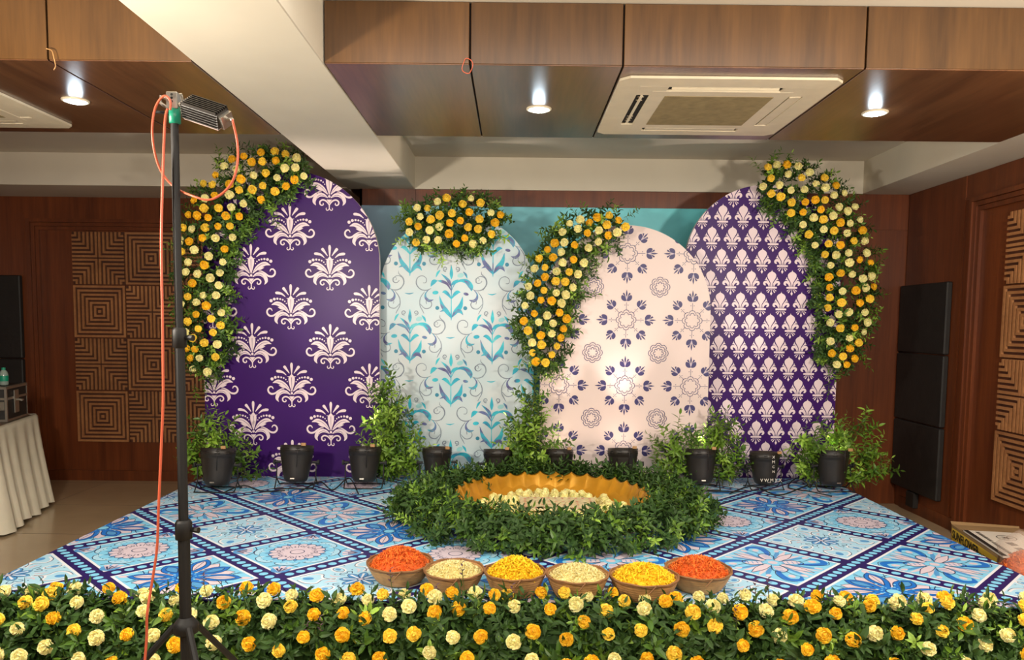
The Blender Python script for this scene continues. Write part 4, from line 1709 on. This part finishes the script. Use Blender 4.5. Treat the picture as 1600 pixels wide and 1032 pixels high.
PARS = [(333, 771, 1.0, 0, 'black stage light at the left end, beside the plant at the stage corner'),
        (458, 765, 1.0, 0, 'black stage light before the middle of the purple damask arch'),
        (566, 765, .98, 0, 'black stage light at the right foot of the purple damask arch'),
        (681, 761, .92, .15, 'black stage light with glowing lens before the left half of the turquoise arch'),
        (777, 763, .90, 0, 'black stage light before the right half of the turquoise arch'),
        (874, 763, .90, 0, 'black stage light at the left foot of the blush white arch'),
        (975, 764, .94, 0, 'black stage light before the middle of the blush white arch'),
        (1098, 767, .96, 0, 'black stage light between blush white arch and fleur-de-lis arch'),
        (1199, 767, .90, .1, 'black stage light with scratched white lettering on its can'),
        (1307, 770, 1.0, .1, 'black stage light at the right end, beside the spreading plant')]
for i, (px_, py_, sc, tw, lab) in enumerate(PARS):
    foot = atz(px_, py_, ZS + .006) + Vector((0, .085 * sc, 0))
    root = empty('stage_light', foot, lab, 'stage light', 'stage lights along the feet of the arches')
    root.scale = (sc, sc, sc)
    root.rotation_euler = (0, 0, tw)
    tilt = (-.17, -.2, -.19, -.08, -.19, -.2, -.2, -.19, -.08, -.09)[i]
    for nm in ('can_body', 'stand_yoke', 'lens', 'clip', 'name_plate'):
        o = bpy.data.objects.new(nm, PME[nm])
        o.parent = root
        COL.objects.link(o)
        if nm != 'stand_yoke':
            m_ = Matrix.Translation((0, 0, .165)) @ Matrix.Rotation(tilt, 4, 'X') @ Matrix.Translation((0, 0, -.165))
            o.matrix_local = m_
            if nm == 'name_plate':
                o.parent = [q for q in root.children if q.name.startswith('can_body')][0]
                o.matrix_local = Matrix.Identity(4)
    top = foot + Vector((0, 0, .29 * sc))
    Yt = 5.4
    spot('stage_light_beam', top + Vector((0, .005, .02)), (foot.x, foot.y + .17, 2.2), 30, (1.0, .84, .74), 56, .8, .04)
    if i == 8:
        for txt, (x, z), s_, col in (('V W M Y X', (-.075, .062), .034, 0), ('X', (.01, .235), .03, 0), ('M', (.008, .2), .03, 0), ('C', (.01, .165), .026, 0), ('N', (.01, .13), .026, 0)):
            cu = bpy.data.curves.new('lettering', 'FONT')
            cu.body = txt
            cu.size = s_
            cu.extrude = .0008
            cu.materials.append(M['paper'])
            o = bpy.data.objects.new('lettering', cu)
            o.parent = [q for q in root.children if q.name.startswith('can_body')][0]
            o.location = (x, -.1125 if z > .12 else -.099, z)
            o.rotation_euler = (pi / 2, 0, 0)
            COL.objects.link(o)
            TEXTS.append(o)

# cables lying round the lights
cab_specs = [([(350, 770), (380, 764), (410, 768), (445, 772)], 'thin black cable on the stage between the first two stage lights'),
             ([(470, 768), (500, 758), (520, 766), (545, 752), (560, 772)], 'looped black cable on the stage before the damask arch'),
             ([(1140, 772), (1175, 765), (1215, 774), (1250, 768), (1262, 757), (1245, 752), (1232, 762), (1265, 773), (1300, 776)], 'coiled black cable on the stage between the two rightmost lights'),
             ([(1060, 765), (1090, 772), (1120, 768), (1165, 774)], 'black cable on the stage left of the lettered light'),
             ([(895, 752), (905, 742), (925, 745), (930, 752), (912, 754)], 'black cable loop beside the white arch, behind the golden bowl')]
for pts, lab in cab_specs:
    P3 = [atz(x, y, ZS + .012) for x, y in pts]
    P3 = [p + Vector((0, 0, .0 if (i % 2 == 0) else .02)) for i, p in enumerate(P3)]
    o = MB().tube(bez(P3, 8), .0045, 6).build('cable', [M['black_matte']], origin=P3[0], smooth=True)
    tag(o, lab, 'cable')

# ------------------------------------------------------------------ ceiling fittings


def cassette(cx, cy, label):
    z = ZB
    root = empty('air_conditioner', (cx, cy, z), label, 'air conditioner')
    h = .475
    fr = MB()
    # frame plate with four openings, built of boxes
    t0, t1 = z - .012, z - .001
    o_, i_, g = h, .40, .33
    c_ = .035

    def ringbox(a, b, zz0, zz1, cut=0.0):
        n = [(-a + cut, -a), (a - cut, -a), (a, -a + cut), (a, a - cut), (a - cut, a), (-a + cut, a), (-a, a - cut), (-a, -a + cut)]
        m2 = [(-b + cut, -b), (b - cut, -b), (b, -b + cut), (b, b - cut), (b - cut, b), (-b + cut, b), (-b, b - cut), (-b, -b + cut)]
        vs = [(cx + x, cy + y, zz0) for x, y in n] + [(cx + x, cy + y, zz0 - .004) for x, y in m2] + [(cx + x, cy + y, zz1) for x, y in n] + [(cx + x, cy + y, zz1) for x, y in m2]
        fs = []
        for q in range(8):
            r_ = (q + 1) % 8
            fs += [(q, r_, 8 + r_, 8 + q), (q, 16 + q, 16 + r_, r_), (8 + q, 8 + r_, 24 + r_, 24 + q)]
        fr.add(vs, fs, 0)
    ringbox(h, .375, t0, t1, .04)
    fr.build('frame', M['white_plastic'], root)
    corner = MB()
    for s1 in (-1, 1):
        for s2 in (-1, 1):
            xs_ = sorted((cx + s1 * .25, cx + s1 * .38))
            ys_ = sorted((cy + s2 * .25, cy + s2 * .38))
            corner = MB()
            corner.bbox(xs_[0], xs_[1], ys_[0], ys_[1], t0 - .004, t1, .003)
            corner.build('corner_cover', M['white_plastic'], root)
    gap = MB()
    gap.box(cx - .39, cx + .39, cy - .39, cy + .39, z - .0075, z - .0012)
    gap.build('air_outlet', M['black_gap'], root)
    inner = MB()
    inner.bbox(cx - .315, cx + .315, cy - .315, cy + .315, t0 - .005, z - .005, .004)
    inner.build('centre_frame', M['white_plastic'], root)
    gr = MB()
    gr.box(cx - .245, cx + .245, cy - .245, cy + .245, t0 - .0065, t0 - .004)
    gr.build('filter_grille', M['filter'], root)
    for k, (dx, dy) in enumerate(((0, -1), (-1, 0), (1, 0), (0, 1))):
        sl = MB()
        opn = k in (0, 1)
        tl = .7 if opn else .05
        m_ = Matrix.Translation((cx + dx * .347, cy + dy * .347, z - .012)) @ Matrix.Rotation(math.atan2(dy, dx) + pi / 2, 4, 'Z') @ Matrix.Rotation(-tl, 4, 'X')
        sl.bbox(-.235, .235, -.006 if opn else -.028, .006 if opn else .028, -.003, .003, .001, 0, m_)
        sl.build('louvre', M['white_plastic'], root)
        if opn:
            for q in range(5):
                fn = MB()
                m2 = Matrix.Translation((cx + dx * .347, cy + dy * .347, z - .008)) @ Matrix.Rotation(math.atan2(dy, dx) + pi / 2, 4, 'Z')
                xx = (-.2, -.16, -.12, .15, .2)[q]
                fn.box(xx - .001, xx + .004, -.014, .014, -.003, .004, 0, m2)
                fn.build('fin', M['white_plastic'], root)
    return root


acl = [atz(*q, ZB - .02) for q in ((973, 125), (1318, 126), (940, 212), (1200, 216))]
acx = (acl[0].x + acl[1].x + acl[2].x + acl[3].x) / 4
acy = (acl[0].y + acl[2].y) / 2
cassette(acx, acy + .0, 'square white ceiling air conditioner in the wood soffit right of centre')
q = atz(103, 196, ZB - .02)
cassette(q.x - .475, acy, 'white ceiling air conditioner cut off at the left edge of view')


def downlight(px_, py_, label):
    p = atz(px_, py_, ZB)
    root = empty('downlight', p, label, 'ceiling light', 'recessed downlights in the wood soffits')
    rg = MB().lathe([(.062, -.0), (.062, -.004), (.052, -.008), (.044, -.004), (.044, 0)], 28, c=p)
    rg.build('trim_ring', M['white_plastic'], root, smooth=True)
    gl = MB().lathe([(.0, -.016), (.02, -.0145), (.036, -.0105), (.046, -.004)], 24, c=p)
    gl.build('diffuser', M['white_emit'], root)
    pl = bpy.data.lights.new('downlight_glow', 'POINT')
    pl.energy, pl.color, pl.shadow_soft_size = 0.55, (.72, .88, 1.0), .03
    po = bpy.data.objects.new('downlight_glow', pl)
    po.location = p + Vector((0, 0, -.04))
    COL.objects.link(po)
    spot('downlight_beam', p + Vector((0, 0, -.03)), p + Vector((0, 0, -1)), 16, (.82, .91, 1.0), 120, .8, .05)


downlight(118, 157, 'round recessed downlight in the left wood soffit')
downlight(842, 170, 'round recessed downlight in the middle soffit panel, left of the air conditioner')
downlight(1367, 176, 'round recessed downlight in the soffit right of the air conditioner')

# bits of string left on the soffit
p = atz(731, 105, ZB - .001)
lp = []
for k in range(20):
    a = 2 * pi * k / 20
    lp.append(Vector((p.x + .021 * cos(a) + .003 * sin(3 * a), p.y - .03 + .004 * cos(2 * a), p.z - .006 + .030 * sin(a))))
o = MB().tube(lp, .0016, 5, closed=True).build('rubber_band', [M['cable_red']], origin=p)
tag(o, 'small pink loop of string hanging from the soffit joint', 'string')
p = atz(86, 93, ZB - .001)
o = MB().tube(bez([p + Vector((-.03, -.006, .04)), p + Vector((-.005, -.012, .03)), p + Vector((.004, -.014, 0)), p + Vector((.008, -.012, -.03)), p + Vector((.0, -.012, -.045))], 5), .0022, 5).build('string', [M['cane']], origin=p)
tag(o, 'frayed scrap of pale string on the left soffit edge', 'string')

# ------------------------------------------------------------------ black padded panels
py0, py1 = 5.42, 6.08
bp = empty('wall_padding', (X1 - .03, 5.75, 1.2), 'tall black padded panel in three sections on the right wall', 'wall panel')
zt, zb_ = 1.42 + .29, .12
zz = [1.70, 1.20, .72, .16]
zz = [aty(1445, y, 5.75).z for y in (443, 553, 661, 770)]
for a, b in zip(zz[:-1], zz[1:]):
    MB().bbox(X1 - .05, X1 - .009, py0, py1, b + .004, a - .004, .008).build('padded_section', M['slate'], bp)
MB().bbox(X1 - .05, X1 - .009, 5.72, 5.84, zz[-1] - .12, zz[-1] - .002, .006).build('socket_box', M['slate'], bp)
bp2 = empty('wall_padding', (-4.4, YL - .03, 1.2), 'black padded panel on the back wall behind the covered table', 'wall panel')
x_r = aty(38, 500, YL).x
zt2, zb2 = aty(20, 430, YL).z, .35
for a, b in ((zt2, (zt2 + zb2) / 2), ((zt2 + zb2) / 2, zb2)):
    MB().bbox(X0 + .02, x_r, YL - .05, YL - .002, b + .003, a - .003, .008).build('padded_section', M['slate'], bp2)

# ------------------------------------------------------------------ lamp on its tripod
LY = 2.12
top = aty(272, 178, LY)
foot_x = aty(291, 985, LY).x
lx = (top.x + foot_x) / 2
lamp = empty('lamp_stand', (lx, LY, 0), 'tall black tripod stand carrying a work lamp, at the left front', 'lamp stand')
z1, z2, z3 = aty(280, 528, LY).z, aty(286, 828, LY).z, aty(291, 975, LY).z
MB().tube([(lx, LY, z1 - .02), (lx, LY, top.z + .015)], .0105, 14).build('upper_pole', M['black_matte'], lamp, smooth=False)
MB().tube([(lx, LY, z2 - .02), (lx, LY, z1)], .0135, 14).build('middle_pole', M['black_matte'], lamp)
MB().tube([(lx, LY, .16), (lx, LY, z2)], .0165, 14).build('lower_pole', M['black_matte'], lamp)
for z_, r_ in ((z1, .019), (z2, .023)):
    b = MB().lathe([(r_ * .6, -.03), (r_, -.026), (r_, .02), (r_ * .8, .028), (r_ * .5, .028)], 16, c=(lx, LY, z_))
    cl_ = b.build('clamp_collar', M['black_matte'], lamp, smooth=True)
    MB().tube([(lx + r_ * .8, LY, z_), (lx + r_ + .022, LY - .006, z_)], [.006, .009], 8).build('clamp_knob', M['black_matte'], cl_)
hub = MB().lathe([(.017, -.03), (.034, -.025), (.034, .0), (.028, .008), (.018, .02)], 16, c=(lx, LY, z3)).build('leg_hub', M['black_matte'], lamp, smooth=True)
for k in range(3):
    a = R(-52 + 120 * k)
    e = Vector((lx + .5 * cos(a), LY + .5 * sin(a), .012))
    s_ = Vector((lx + .03 * cos(a), LY + .03 * sin(a), z3 - .005))
    lg = MB().tube([s_, e], .0095, 8).build('leg', M['black_matte'], lamp)
    MB().tube([e + (s_ - e).normalized() * .05, e - Vector((0, 0, .004))], .0135, 8).build('rubber_foot', M['black_matte'], lg)
    MB().tube([s_.lerp(e, .5), Vector((lx + .018 * cos(a), LY + .018 * sin(a), .24))], .005, 6).build('brace', M['black_matte'], lamp)
MB().lathe([(.018, -.02), (.026, -.018), (.026, .018), (.018, .02)], 14, c=(lx, LY, .24)).build('brace_collar', M['black_matte'], lamp)

zc = aty(272, 178, LY).z
MB().lathe([(.0105, -.022), (.0155, -.02), (.0155, .022), (.0105, .024)], 14, c=(lx + .001, LY, zc - .005)).build('green_collar', M['green_tape'], lamp, smooth=True)
# the lamp head
hd_c = aty(322, 176, LY - .02)
br = MB()
bt = aty(270, 155, LY)
br.bbox(bt.x - .012, bt.x + .018, LY - .016, LY + .016, bt.z - .028, bt.z + .016, .002)
for q in range(3):
    br.lathe([(.0, 0), (.0035, 0)], 8, mi=1, mtx=Matrix.Translation((bt.x + .004, LY - .0165, bt.z + .008 - q * .009)) @ Matrix.Rotation(pi / 2, 4, 'X'))
br.tube([(bt.x - .012, LY, bt.z - .002), (bt.x - .03, LY - .008, bt.z + .004), (bt.x - .028, LY - .01, bt.z - .014), (bt.x - .012, LY - .008, bt.z - .026)], .0045, 8)
br.build('mounting_bracket', [M['silver'], M['black_gap']], lamp)
kn = MB().tube([(lx - .012, LY - .004, zc + .0), (lx - .032, LY - .006, zc + .002)], [.005, .004], 8)
kn.bbox(lx - .048, lx - .024, LY - .012, LY - .004, zc - .001, zc + .005, .001)
kn.build('wing_knob', M['black_matte'], lamp)
HM = Matrix.Translation(hd_c) @ Matrix.Rotation(R(20), 4, 'Y') @ Matrix.Rotation(R(-18), 4, 'Z') @ Matrix.Rotation(R(48), 4, 'X')
head = MB()
# trapezoid housing, open below
hw, hl = .062, .03
sec = [(-hl, -.018), (-hl * .72, .020), (hl * .72, .020), (hl, -.018)]
vs = [HM @ Vector((x, y, z)) for x in (-hw, hw) for y, z in sec]
head.add(vs, [(0, 1, 5, 4), (1, 2, 6, 5), (2, 3, 7, 6), (0, 3, 2, 1), (4, 5, 6, 7)], 0)
for q in range(7):
    y = -.022 + q * .0073
    head.box(-hw * .97, hw * .97, y - .0012, y + .0012, .018, .026, 0, HM)
for q in range(5):
    z = -.012 + q * .0065
    yy = -hl + (z + .018) / .038 * hl * .28
    head.box(-hw * .97, hw * .97, yy - .005, yy + .001, z - .0012, z + .0012, 0, HM)
hdo = head.build('lamp_housing', M['black'], lamp)
g_ = MB()
g_.box(-hw * .95, hw * .95, -hl * .95, hl * .95, -.022, -.018, 0, HM)
g_.build('glass', M['lamp_glass'], lamp)
yk = MB()
yk.tube([HM @ Vector(p_) for p_ in ((-hw - .004, 0, .0), (-hw - .014, 0, .012), (-hw - .014, 0, .034))], .004, 6)
yk.tube([HM @ Vector((-hw - .014, 0, .01)), (bt.x + .012, LY, bt.z - .02)], .0055, 8)
yk.box(-hw - .006, -hw, -.024, .024, -.02, .02, 0, HM)
eb = MB()
eb.box(hw, hw + .012, -.02, .02, -.02, .014, 0, HM)
eb.tube([HM @ Vector((hw + .01, 0, 0)), HM @ Vector((hw + .03, 0, .006))], .005, 8)
eb.build('end_bracket', M['silver'], lamp)
yk.build('side_bracket', M['silver'], lamp)
# cables of the lamp
end = HM @ Vector((hw + .03, 0, .006))
loop = [end] + [aty(x, y, LY + d) for x, y, d in ((371, 225, -.03), (370, 262, -.03), (358, 292, -.03), (330, 312, -.03), (300, 306, -.02), (272, 292, .03), (252, 268, .02), (241, 235, 0), (238, 200, -.02), (243, 168, -.02), (256, 150, -.03), (266, 158, -.03), (266, 172, -.03))]
o = MB().tube(bez(loop, 6), .0032, 6).build('lamp_cable', [M['cable_red']], lamp, smooth=True)
drop = [aty(x, y, LY + d) for x, y, d in ((262, 170, -.03), (258, 190, -.03), (255, 260, -.02), (252, 380, -.02), (254, 500, -.02), (255, 620, -.02), (252, 700, -.02), (248, 790, -.03), (245, 860, -.03), (236, 920, -.04), (230, 960, -.06), (229, 1000, -.06), (225, 1060, -.08), (228, 1120, -.1))]
d2 = drop + [Vector((drop[-1].x - .02, LY - .15, .05)), Vector((drop[-1].x - .06, LY - .3, .008)), Vector((drop[-1].x - .3, LY - .6, .006))]
o = MB().tube(bez(d2, 6), .0036, 6).build('mains_cable', [M['cable_red']], origin=drop[0], smooth=True)
tag(o, 'orange red mains cable hanging down beside the tripod stand', 'cable')

# ------------------------------------------------------------------ covered table at the left
tc_ = Vector((-3.85, 5.3, 0))
TX0, TX1, TY0, TY1, TZ = -4.25, -3.58, 4.87, 5.72, .70
tb = empty('table', (-3.88, 5.32, 0), 'small table hidden under a white cloth at the left wall', 'table')
MB().bbox(TX0, TX1, TY0, TY1, TZ - .03, TZ - .004, .004).build('tabletop', M['wood_v'], tb)
for x in (TX0 + .06, TX1 - .06):
    for y in (TY0 + .06, TY1 - .06):
        MB().tube([(x, y, 0), (x, y, TZ - .03)], .018, 10).build('leg', M['black'], tb)
cl = MB()
per = []
segs = 34
crn = [(TX1, TY1), (TX1, TY0), (TX0, TY0), (TX0, TY1)]
tot = 0
for (ax, ay), (bx, by) in zip(crn, crn[1:] + crn[:1]):
    n_ = 40
    for k in range(n_):
        t = k / n_
        per.append((ax + (bx - ax) * t, ay + (by - ay) * t))
NP = len(per)
cxm, cym = (TX0 + TX1) / 2, (TY0 + TY1) / 2
rows = [0, .015, .05, .12, .25, .4, .55, .68]
vs = []
for ri, dz in enumerate(rows):
    for k, (x, y) in enumerate(per):
        s_ = k / NP
        fold = (.5 + .5 * sin(k * .85 + 1.1 * sin(k * .17))) * (dz / .68)
        out = .01 + .055 * fold + .05 * (dz / .68) ** 1.3
        d = Vector((x - cxm, y - cym))
        m_ = max(abs(d.x) / ((TX1 - TX0) / 2), abs(d.y) / ((TY1 - TY0) / 2))
        nx = 1 if abs(d.x) / ((TX1 - TX0) / 2) > .999 else 0
        ny = 1 if abs(d.y) / ((TY1 - TY0) / 2) > .999 else 0
        nv = Vector((nx * (1 if d.x > 0 else -1), ny * (1 if d.y > 0 else -1)))
        if nx and ny:
            nv *= .8
        if ri == 0:
            vs.append((x, y, TZ + .004))
        else:
            vs.append((x + nv.x * out, y + nv.y * out, TZ - dz + .002 + (.012 * sin(k * .3) if ri == len(rows) - 1 else 0)))
fs = []
for ri in range(len(rows) - 1):
    for k in range(NP):
        k2 = (k + 1) % NP
        fs.append((ri * NP + k, (ri + 1) * NP + k, (ri + 1) * NP + k2, ri * NP + k2))
fs.append(tuple(reversed(range(NP))))
o = MB().add(vs, fs, 0).build('tablecloth', M['cloth'], origin=(-3.88, 5.32, TZ), smooth=True)
tag(o, 'white cloth draped in folds over the small table at the left', 'tablecloth')

# flight case on the table
fx1 = -3.6
case = empty('flight_case', (fx1 - .25, 5.35, TZ + .006), 'black flight case with silver edges on the covered table', 'case')
cz0, cz1 = TZ + .007, aty(20, 604, 5.3).z
MB().bbox(fx1 - .5, fx1, 5.21, 5.6, cz0, cz1, .004).build('body', M['slate'], case)
ed = MB()
for x in (fx1 - .5, fx1 - .012):
    for y in (5.207, 5.591):
        ed.box(x - .001, x + .014, y - .001, y + .013, cz0, cz1 + .001)
for z_ in (cz0, cz1 - .016, (cz0 + cz1) / 2 + .03):
    h_ = .016
    ed.box(fx1 - .5, fx1 + .002, 5.205, 5.21, z_, z_ + h_)
    ed.box(fx1 - .002, fx1 + .003, 5.205, 5.603, z_, z_ + h_)
ed.box(fx1 - .5, fx1 + .003, 5.205, 5.22, cz1 - .002, cz1 + .003)
ed.box(fx1 - .014, fx1 + .003, 5.205, 5.603, cz1 - .002, cz1 + .003)
ed.build('metal_edging', M['silver'], case)
hn = MB()
hn.bbox(fx1 + .002, fx1 + .01, 5.33, 5.41, cz0 + .05, cz1 - .03, .002)
hn.tube([(fx1 + .008, 5.37, cz0 + .14), (fx1 + .05, 5.36, cz0 + .14), (fx1 + .05, 5.33, cz0 + .14)], .008, 8)
hn.build('latch', M['silver'], case)
hn = MB()
hn.bbox(fx1 - .06, fx1 - .015, 5.195, 5.206, cz0 + .08, cz0 + .14, .002)
hn.tube([(fx1 - .05, 5.196, cz0 + .1), (fx1 - .03, 5.175, cz0 + .1)], .006, 6)
hn.build('latch', M['silver'], case)
b = Vector((-3.66, 5.35, 0))
bt_ = empty('water_bottle', (b.x, 5.35, cz1 + .004), 'small clear and green water bottle standing on the flight case', 'bottle')
MB().lathe([(.0, 0), (.026, 0), (.028, .01), (.028, .075), (.022, .095), (.011, .108), (.011, .116), (0, .116)], 18, c=(b.x, 5.35, cz1 + .004)).build('bottle_body', mat('clear bottle plastic', C8(170, 190, 180), .12, alpha=.55), bt_, smooth=True)
MB().lathe([(.0285, .028), (.0288, .03), (.0288, .065), (.0285, .067)], 18, c=(b.x, 5.35, cz1 + .004)).build('bottle_label', M['green_tape'], bt_, smooth=True)
MB().lathe([(.0125, .106), (.0125, .124), (0, .124)], 14, c=(b.x, 5.35, cz1 + .004)).build('bottle_cap', M['green_tape'], bt_)
b2 = Vector((-3.72, 5.2, 0))
ti = MB()
nt = 10
vs = [(b2.x - .05 + .1 * i / nt, 5.23 + .06 * j_ / 4, cz1 + .006 + .012 * abs(sin(i * 1.3 + j_ * .8)) + .006) for i in range(nt + 1) for j_ in range(5)]
fs = [(i * 5 + j_, (i + 1) * 5 + j_, (i + 1) * 5 + j_ + 1, i * 5 + j_ + 1) for i in range(nt) for j_ in range(4)]
o = ti.add(vs, fs, 0).build('paper_tissue', M['paper'], origin=(b2.x, 5.2, cz1 + .004))
tag(o, 'crumpled white paper tissue on the flight case', 'tissue')

# the table stands a little askew, with everything on it
PV, TA = Vector((-3.6, 5.65, 0)), R(15)
for nm_ in ('table', 'tablecloth', 'flight_case', 'water_bottle', 'paper_tissue'):
    o = bpy.data.objects[nm_]
    o.location = PV + Matrix.Rotation(TA, 3, 'Z') @ (o.location - PV)
    o.rotation_euler.z = TA

# ------------------------------------------------------------------ box and bag at the right
A = atz(1487, 820, .27)
B = atz(1560, 869, .27)
ax = Vector((B.x - A.x, B.y - A.y, 0))
Lb = ax.length
ax.normalize()
nx_ = Vector((-ax.y, ax.x, 0))
if nx_.x < 0:
    nx_ = -nx_
Wb = .36
bxr = empty('cardboard_box', (A.x + ax.x * Lb / 2 + nx_.x * Wb / 2, A.y + ax.y * Lb / 2 + nx_.y * Wb / 2, 0), 'open cardboard box printed SUNFLOWER on yellow, right of the stage', 'box')


def bpt(u, v, z):
    return (A.x + ax.x * u + nx_.x * v, A.y + ax.y * u + nx_.y * v, z)


bb = MB()
T = .006
for (u0, u1, v0, v1) in ((0, Lb, 0, T), (0, Lb, Wb - T, Wb), (0, T, 0, Wb), (Lb - T, Lb, 0, Wb)):
    vs = [bpt(u, v, z) for z in (.001, .27) for v in (v0, v1) for u in (u0, u1)]
    bb.add(vs, [(0, 2, 3, 1), (4, 5, 7, 6), (0, 1, 5, 4), (2, 6, 7, 3), (0, 4, 6, 2), (1, 3, 7, 5)])
vs = [bpt(u, v, z) for z in (.001, .007) for v in (0, Wb) for u in (0, Lb)]
bb.add(vs, [(0, 2, 3, 1), (4, 5, 7, 6), (0, 1, 5, 4), (2, 6, 7, 3), (0, 4, 6, 2), (1, 3, 7, 5)])
bb.build('box_walls', M['cardboard'], bxr)
fl = MB()
fl.add([bpt(0, 0, .27), bpt(-.02, .0, .285), bpt(.0, Wb, .28), bpt(.005, Wb, .27), bpt(.22, Wb * .98, .275), bpt(.2, .03, .262)], [(0, 1, 2, 3), (0, 3, 4, 5)])
fl.build('flap', M['cardboard'], bxr)
yl = MB()
yl.add([bpt(.012, -.0015, .03), bpt(Lb - .01, -.0015, .03), bpt(Lb - .01, -.0015, .255), bpt(.012, -.0015, .255)], [(0, 1, 2, 3)])
ylp = yl.build('yellow_panel', M['yellow_print'], bxr)
crd = MB()
cd = [bpt(.17, .0, .274), bpt(Lb + .05, -.0, .274), bpt(Lb + .05, Wb * .75, .274), bpt(.17, Wb * .8, .274)]
crd.add(cd + [(x, y, z + .008) for x, y, z in cd], [(3, 2, 1, 0), (4, 5, 6, 7), (0, 1, 5, 4), (1, 2, 6, 5), (2, 3, 7, 6), (3, 0, 4, 7)])
card = crd.build('printed_card', M['paper'])
tag(card, 'white card with black round emblem and lettering lying across the cardboard box', 'card')
ang = math.atan2(ax.y, ax.x)


def text(body, size, origin, M_, parent, mname, name='lettering', sx=1.0, bold=0.0):
    cu = bpy.data.curves.new(name, 'FONT')
    cu.body = body
    cu.size = size
    cu.extrude = .0006
    cu.offset = bold
    cu.materials.append(M[mname])
    o = bpy.data.objects.new(name, cu)
    o.parent = parent
    pl = WL.get(parent.name, Vector((0, 0, 0)))
    o.matrix_local = Matrix.Translation(Vector(origin) - pl) @ M_ @ Matrix.Diagonal((sx, 1, 1, 1))
    COL.objects.link(o)
    TEXTS.append(o)
    return o


# side of the box faces the stage: text runs toward the camera
SM = Matrix.Rotation(ang, 4, 'Z') @ Matrix.Rotation(pi / 2, 4, 'X')
text('SUNFLOWER', .066, bpt(.025, -.003, .2), SM, ylp, 'ink', sx=.95, bold=.001)
text('FLORAL PRODUCTS', .036, bpt(.325, -.003, .2), SM, ylp, 'ink', sx=.9, bold=.0005)

em = MB()
ec = Vector(bpt(.3, .17, .2832))
em.lathe([(.045, 0), (.05, 0)], 28, c=ec)
em.lathe([(.0, 0), (.013, .0)], 12, c=ec)
for k in range(7):
    a = k * .9
    d_ = Vector((cos(a), sin(a), 0))
    s2 = Vector((-sin(a), cos(a), 0))
    em.add([ec + d_ * .012 - s2 * .004, ec + d_ * .04, ec + d_ * .012 + s2 * .004], [(0, 1, 2)])
em.build('round_emblem', M['ink'], card)
em = MB()
em.add([bpt(.17, .0, .2831), bpt(Lb + .04, .0, .2831), bpt(Lb + .04, .025, .2831), bpt(.17, .025, .2831)], [(0, 1, 2, 3)])
for q in range(19):
    u = .2 + q * .022 + (.012 if q > 8 else 0)
    em.add([bpt(u, .05, .2831), bpt(u + .016, .05, .2831), bpt(u + .013, .072, .2831), bpt(u + .002, .07, .2831)], [(0, 1, 2, 3)])
for u in (.4, .5):
    em.add([bpt(u, .12, .2831), bpt(u + .06, .13, .2831), bpt(u + .05, .17, .2831), bpt(u - .01, .16, .2831)], [(0, 1, 2, 3)])
em.build('ink_bar', M['ink'], card)

# plastic bag of orange petals
bc = aty(1606, 862, 3.72)
bagc = Vector((bc.x, 3.72, 0))
bg = empty('plastic_bag', bagc, 'clear plastic bag of orange petals at the right edge beside the stage', 'bag')
hz_ = bc.z
film = bpy.data.materials.new('thin clear plastic film')
film.use_nodes = True
fb = film.node_tree.nodes['Principled BSDF']
fb.inputs['Base Color'].default_value = (*C8(236, 214, 196), 1)
fb.inputs['Roughness'].default_value = .18
fb.inputs['Alpha'].default_value = .22
shell = MB()
vs, fs = [], []
nA, nZ = 28, 10
for j_ in range(nZ + 1):
    t = j_ / nZ
    rad = (.16 * (1 - .35 * t) + .02 * sin(t * 9)) * (1 if t < .8 else 1 - (t - .8) * 3.2)
    for i in range(nA):
        a = 2 * pi * i / nA
        rr = rad * (1 + .07 * sin(a * 5 + t * 4) + .04 * sin(a * 11 - t * 7))
        vs.append((bagc.x + rr * cos(a), bagc.y + rr * sin(a), .003 + (hz_ + .1) * t))
for j_ in range(nZ):
    for i in range(nA):
        fs.append((j_ * nA + i, j_ * nA + (i + 1) % nA, (j_ + 1) * nA + (i + 1) % nA, (j_ + 1) * nA + i))
shell.add(vs, fs).build('bag_film', film, bg, smooth=True)
heap('bag_petals', bagc + Vector((0, 0, hz_ - .1)), .118, .09, OR, 900, .024, .006, label='orange petals packed inside the clear plastic bag', edge=1.0)
b_ = MB().lathe([(0, .004), (.13, .004), (.135, .1), (.118, hz_ - .1), (0, hz_ - .1)], 24, c=bagc)
pf = b_.build('packed_petals', M['pet_marigold'], bpy.data.objects['bag_petals'], smooth=True)

# lettering as plain meshes
bpy.context.view_layer.update()
dg = bpy.context.evaluated_depsgraph_get()
for o in TEXTS:
    me = bpy.data.meshes.new_from_object(o.evaluated_get(dg))
    n = bpy.data.objects.new('lettering', me)
    n.parent = o.parent
    n.matrix_parent_inverse = o.matrix_parent_inverse.copy()
    n.matrix_basis = o.matrix_basis.copy()
    COL.objects.link(n)
    n['kind'] = 'stuff'
    bpy.data.objects.remove(o)
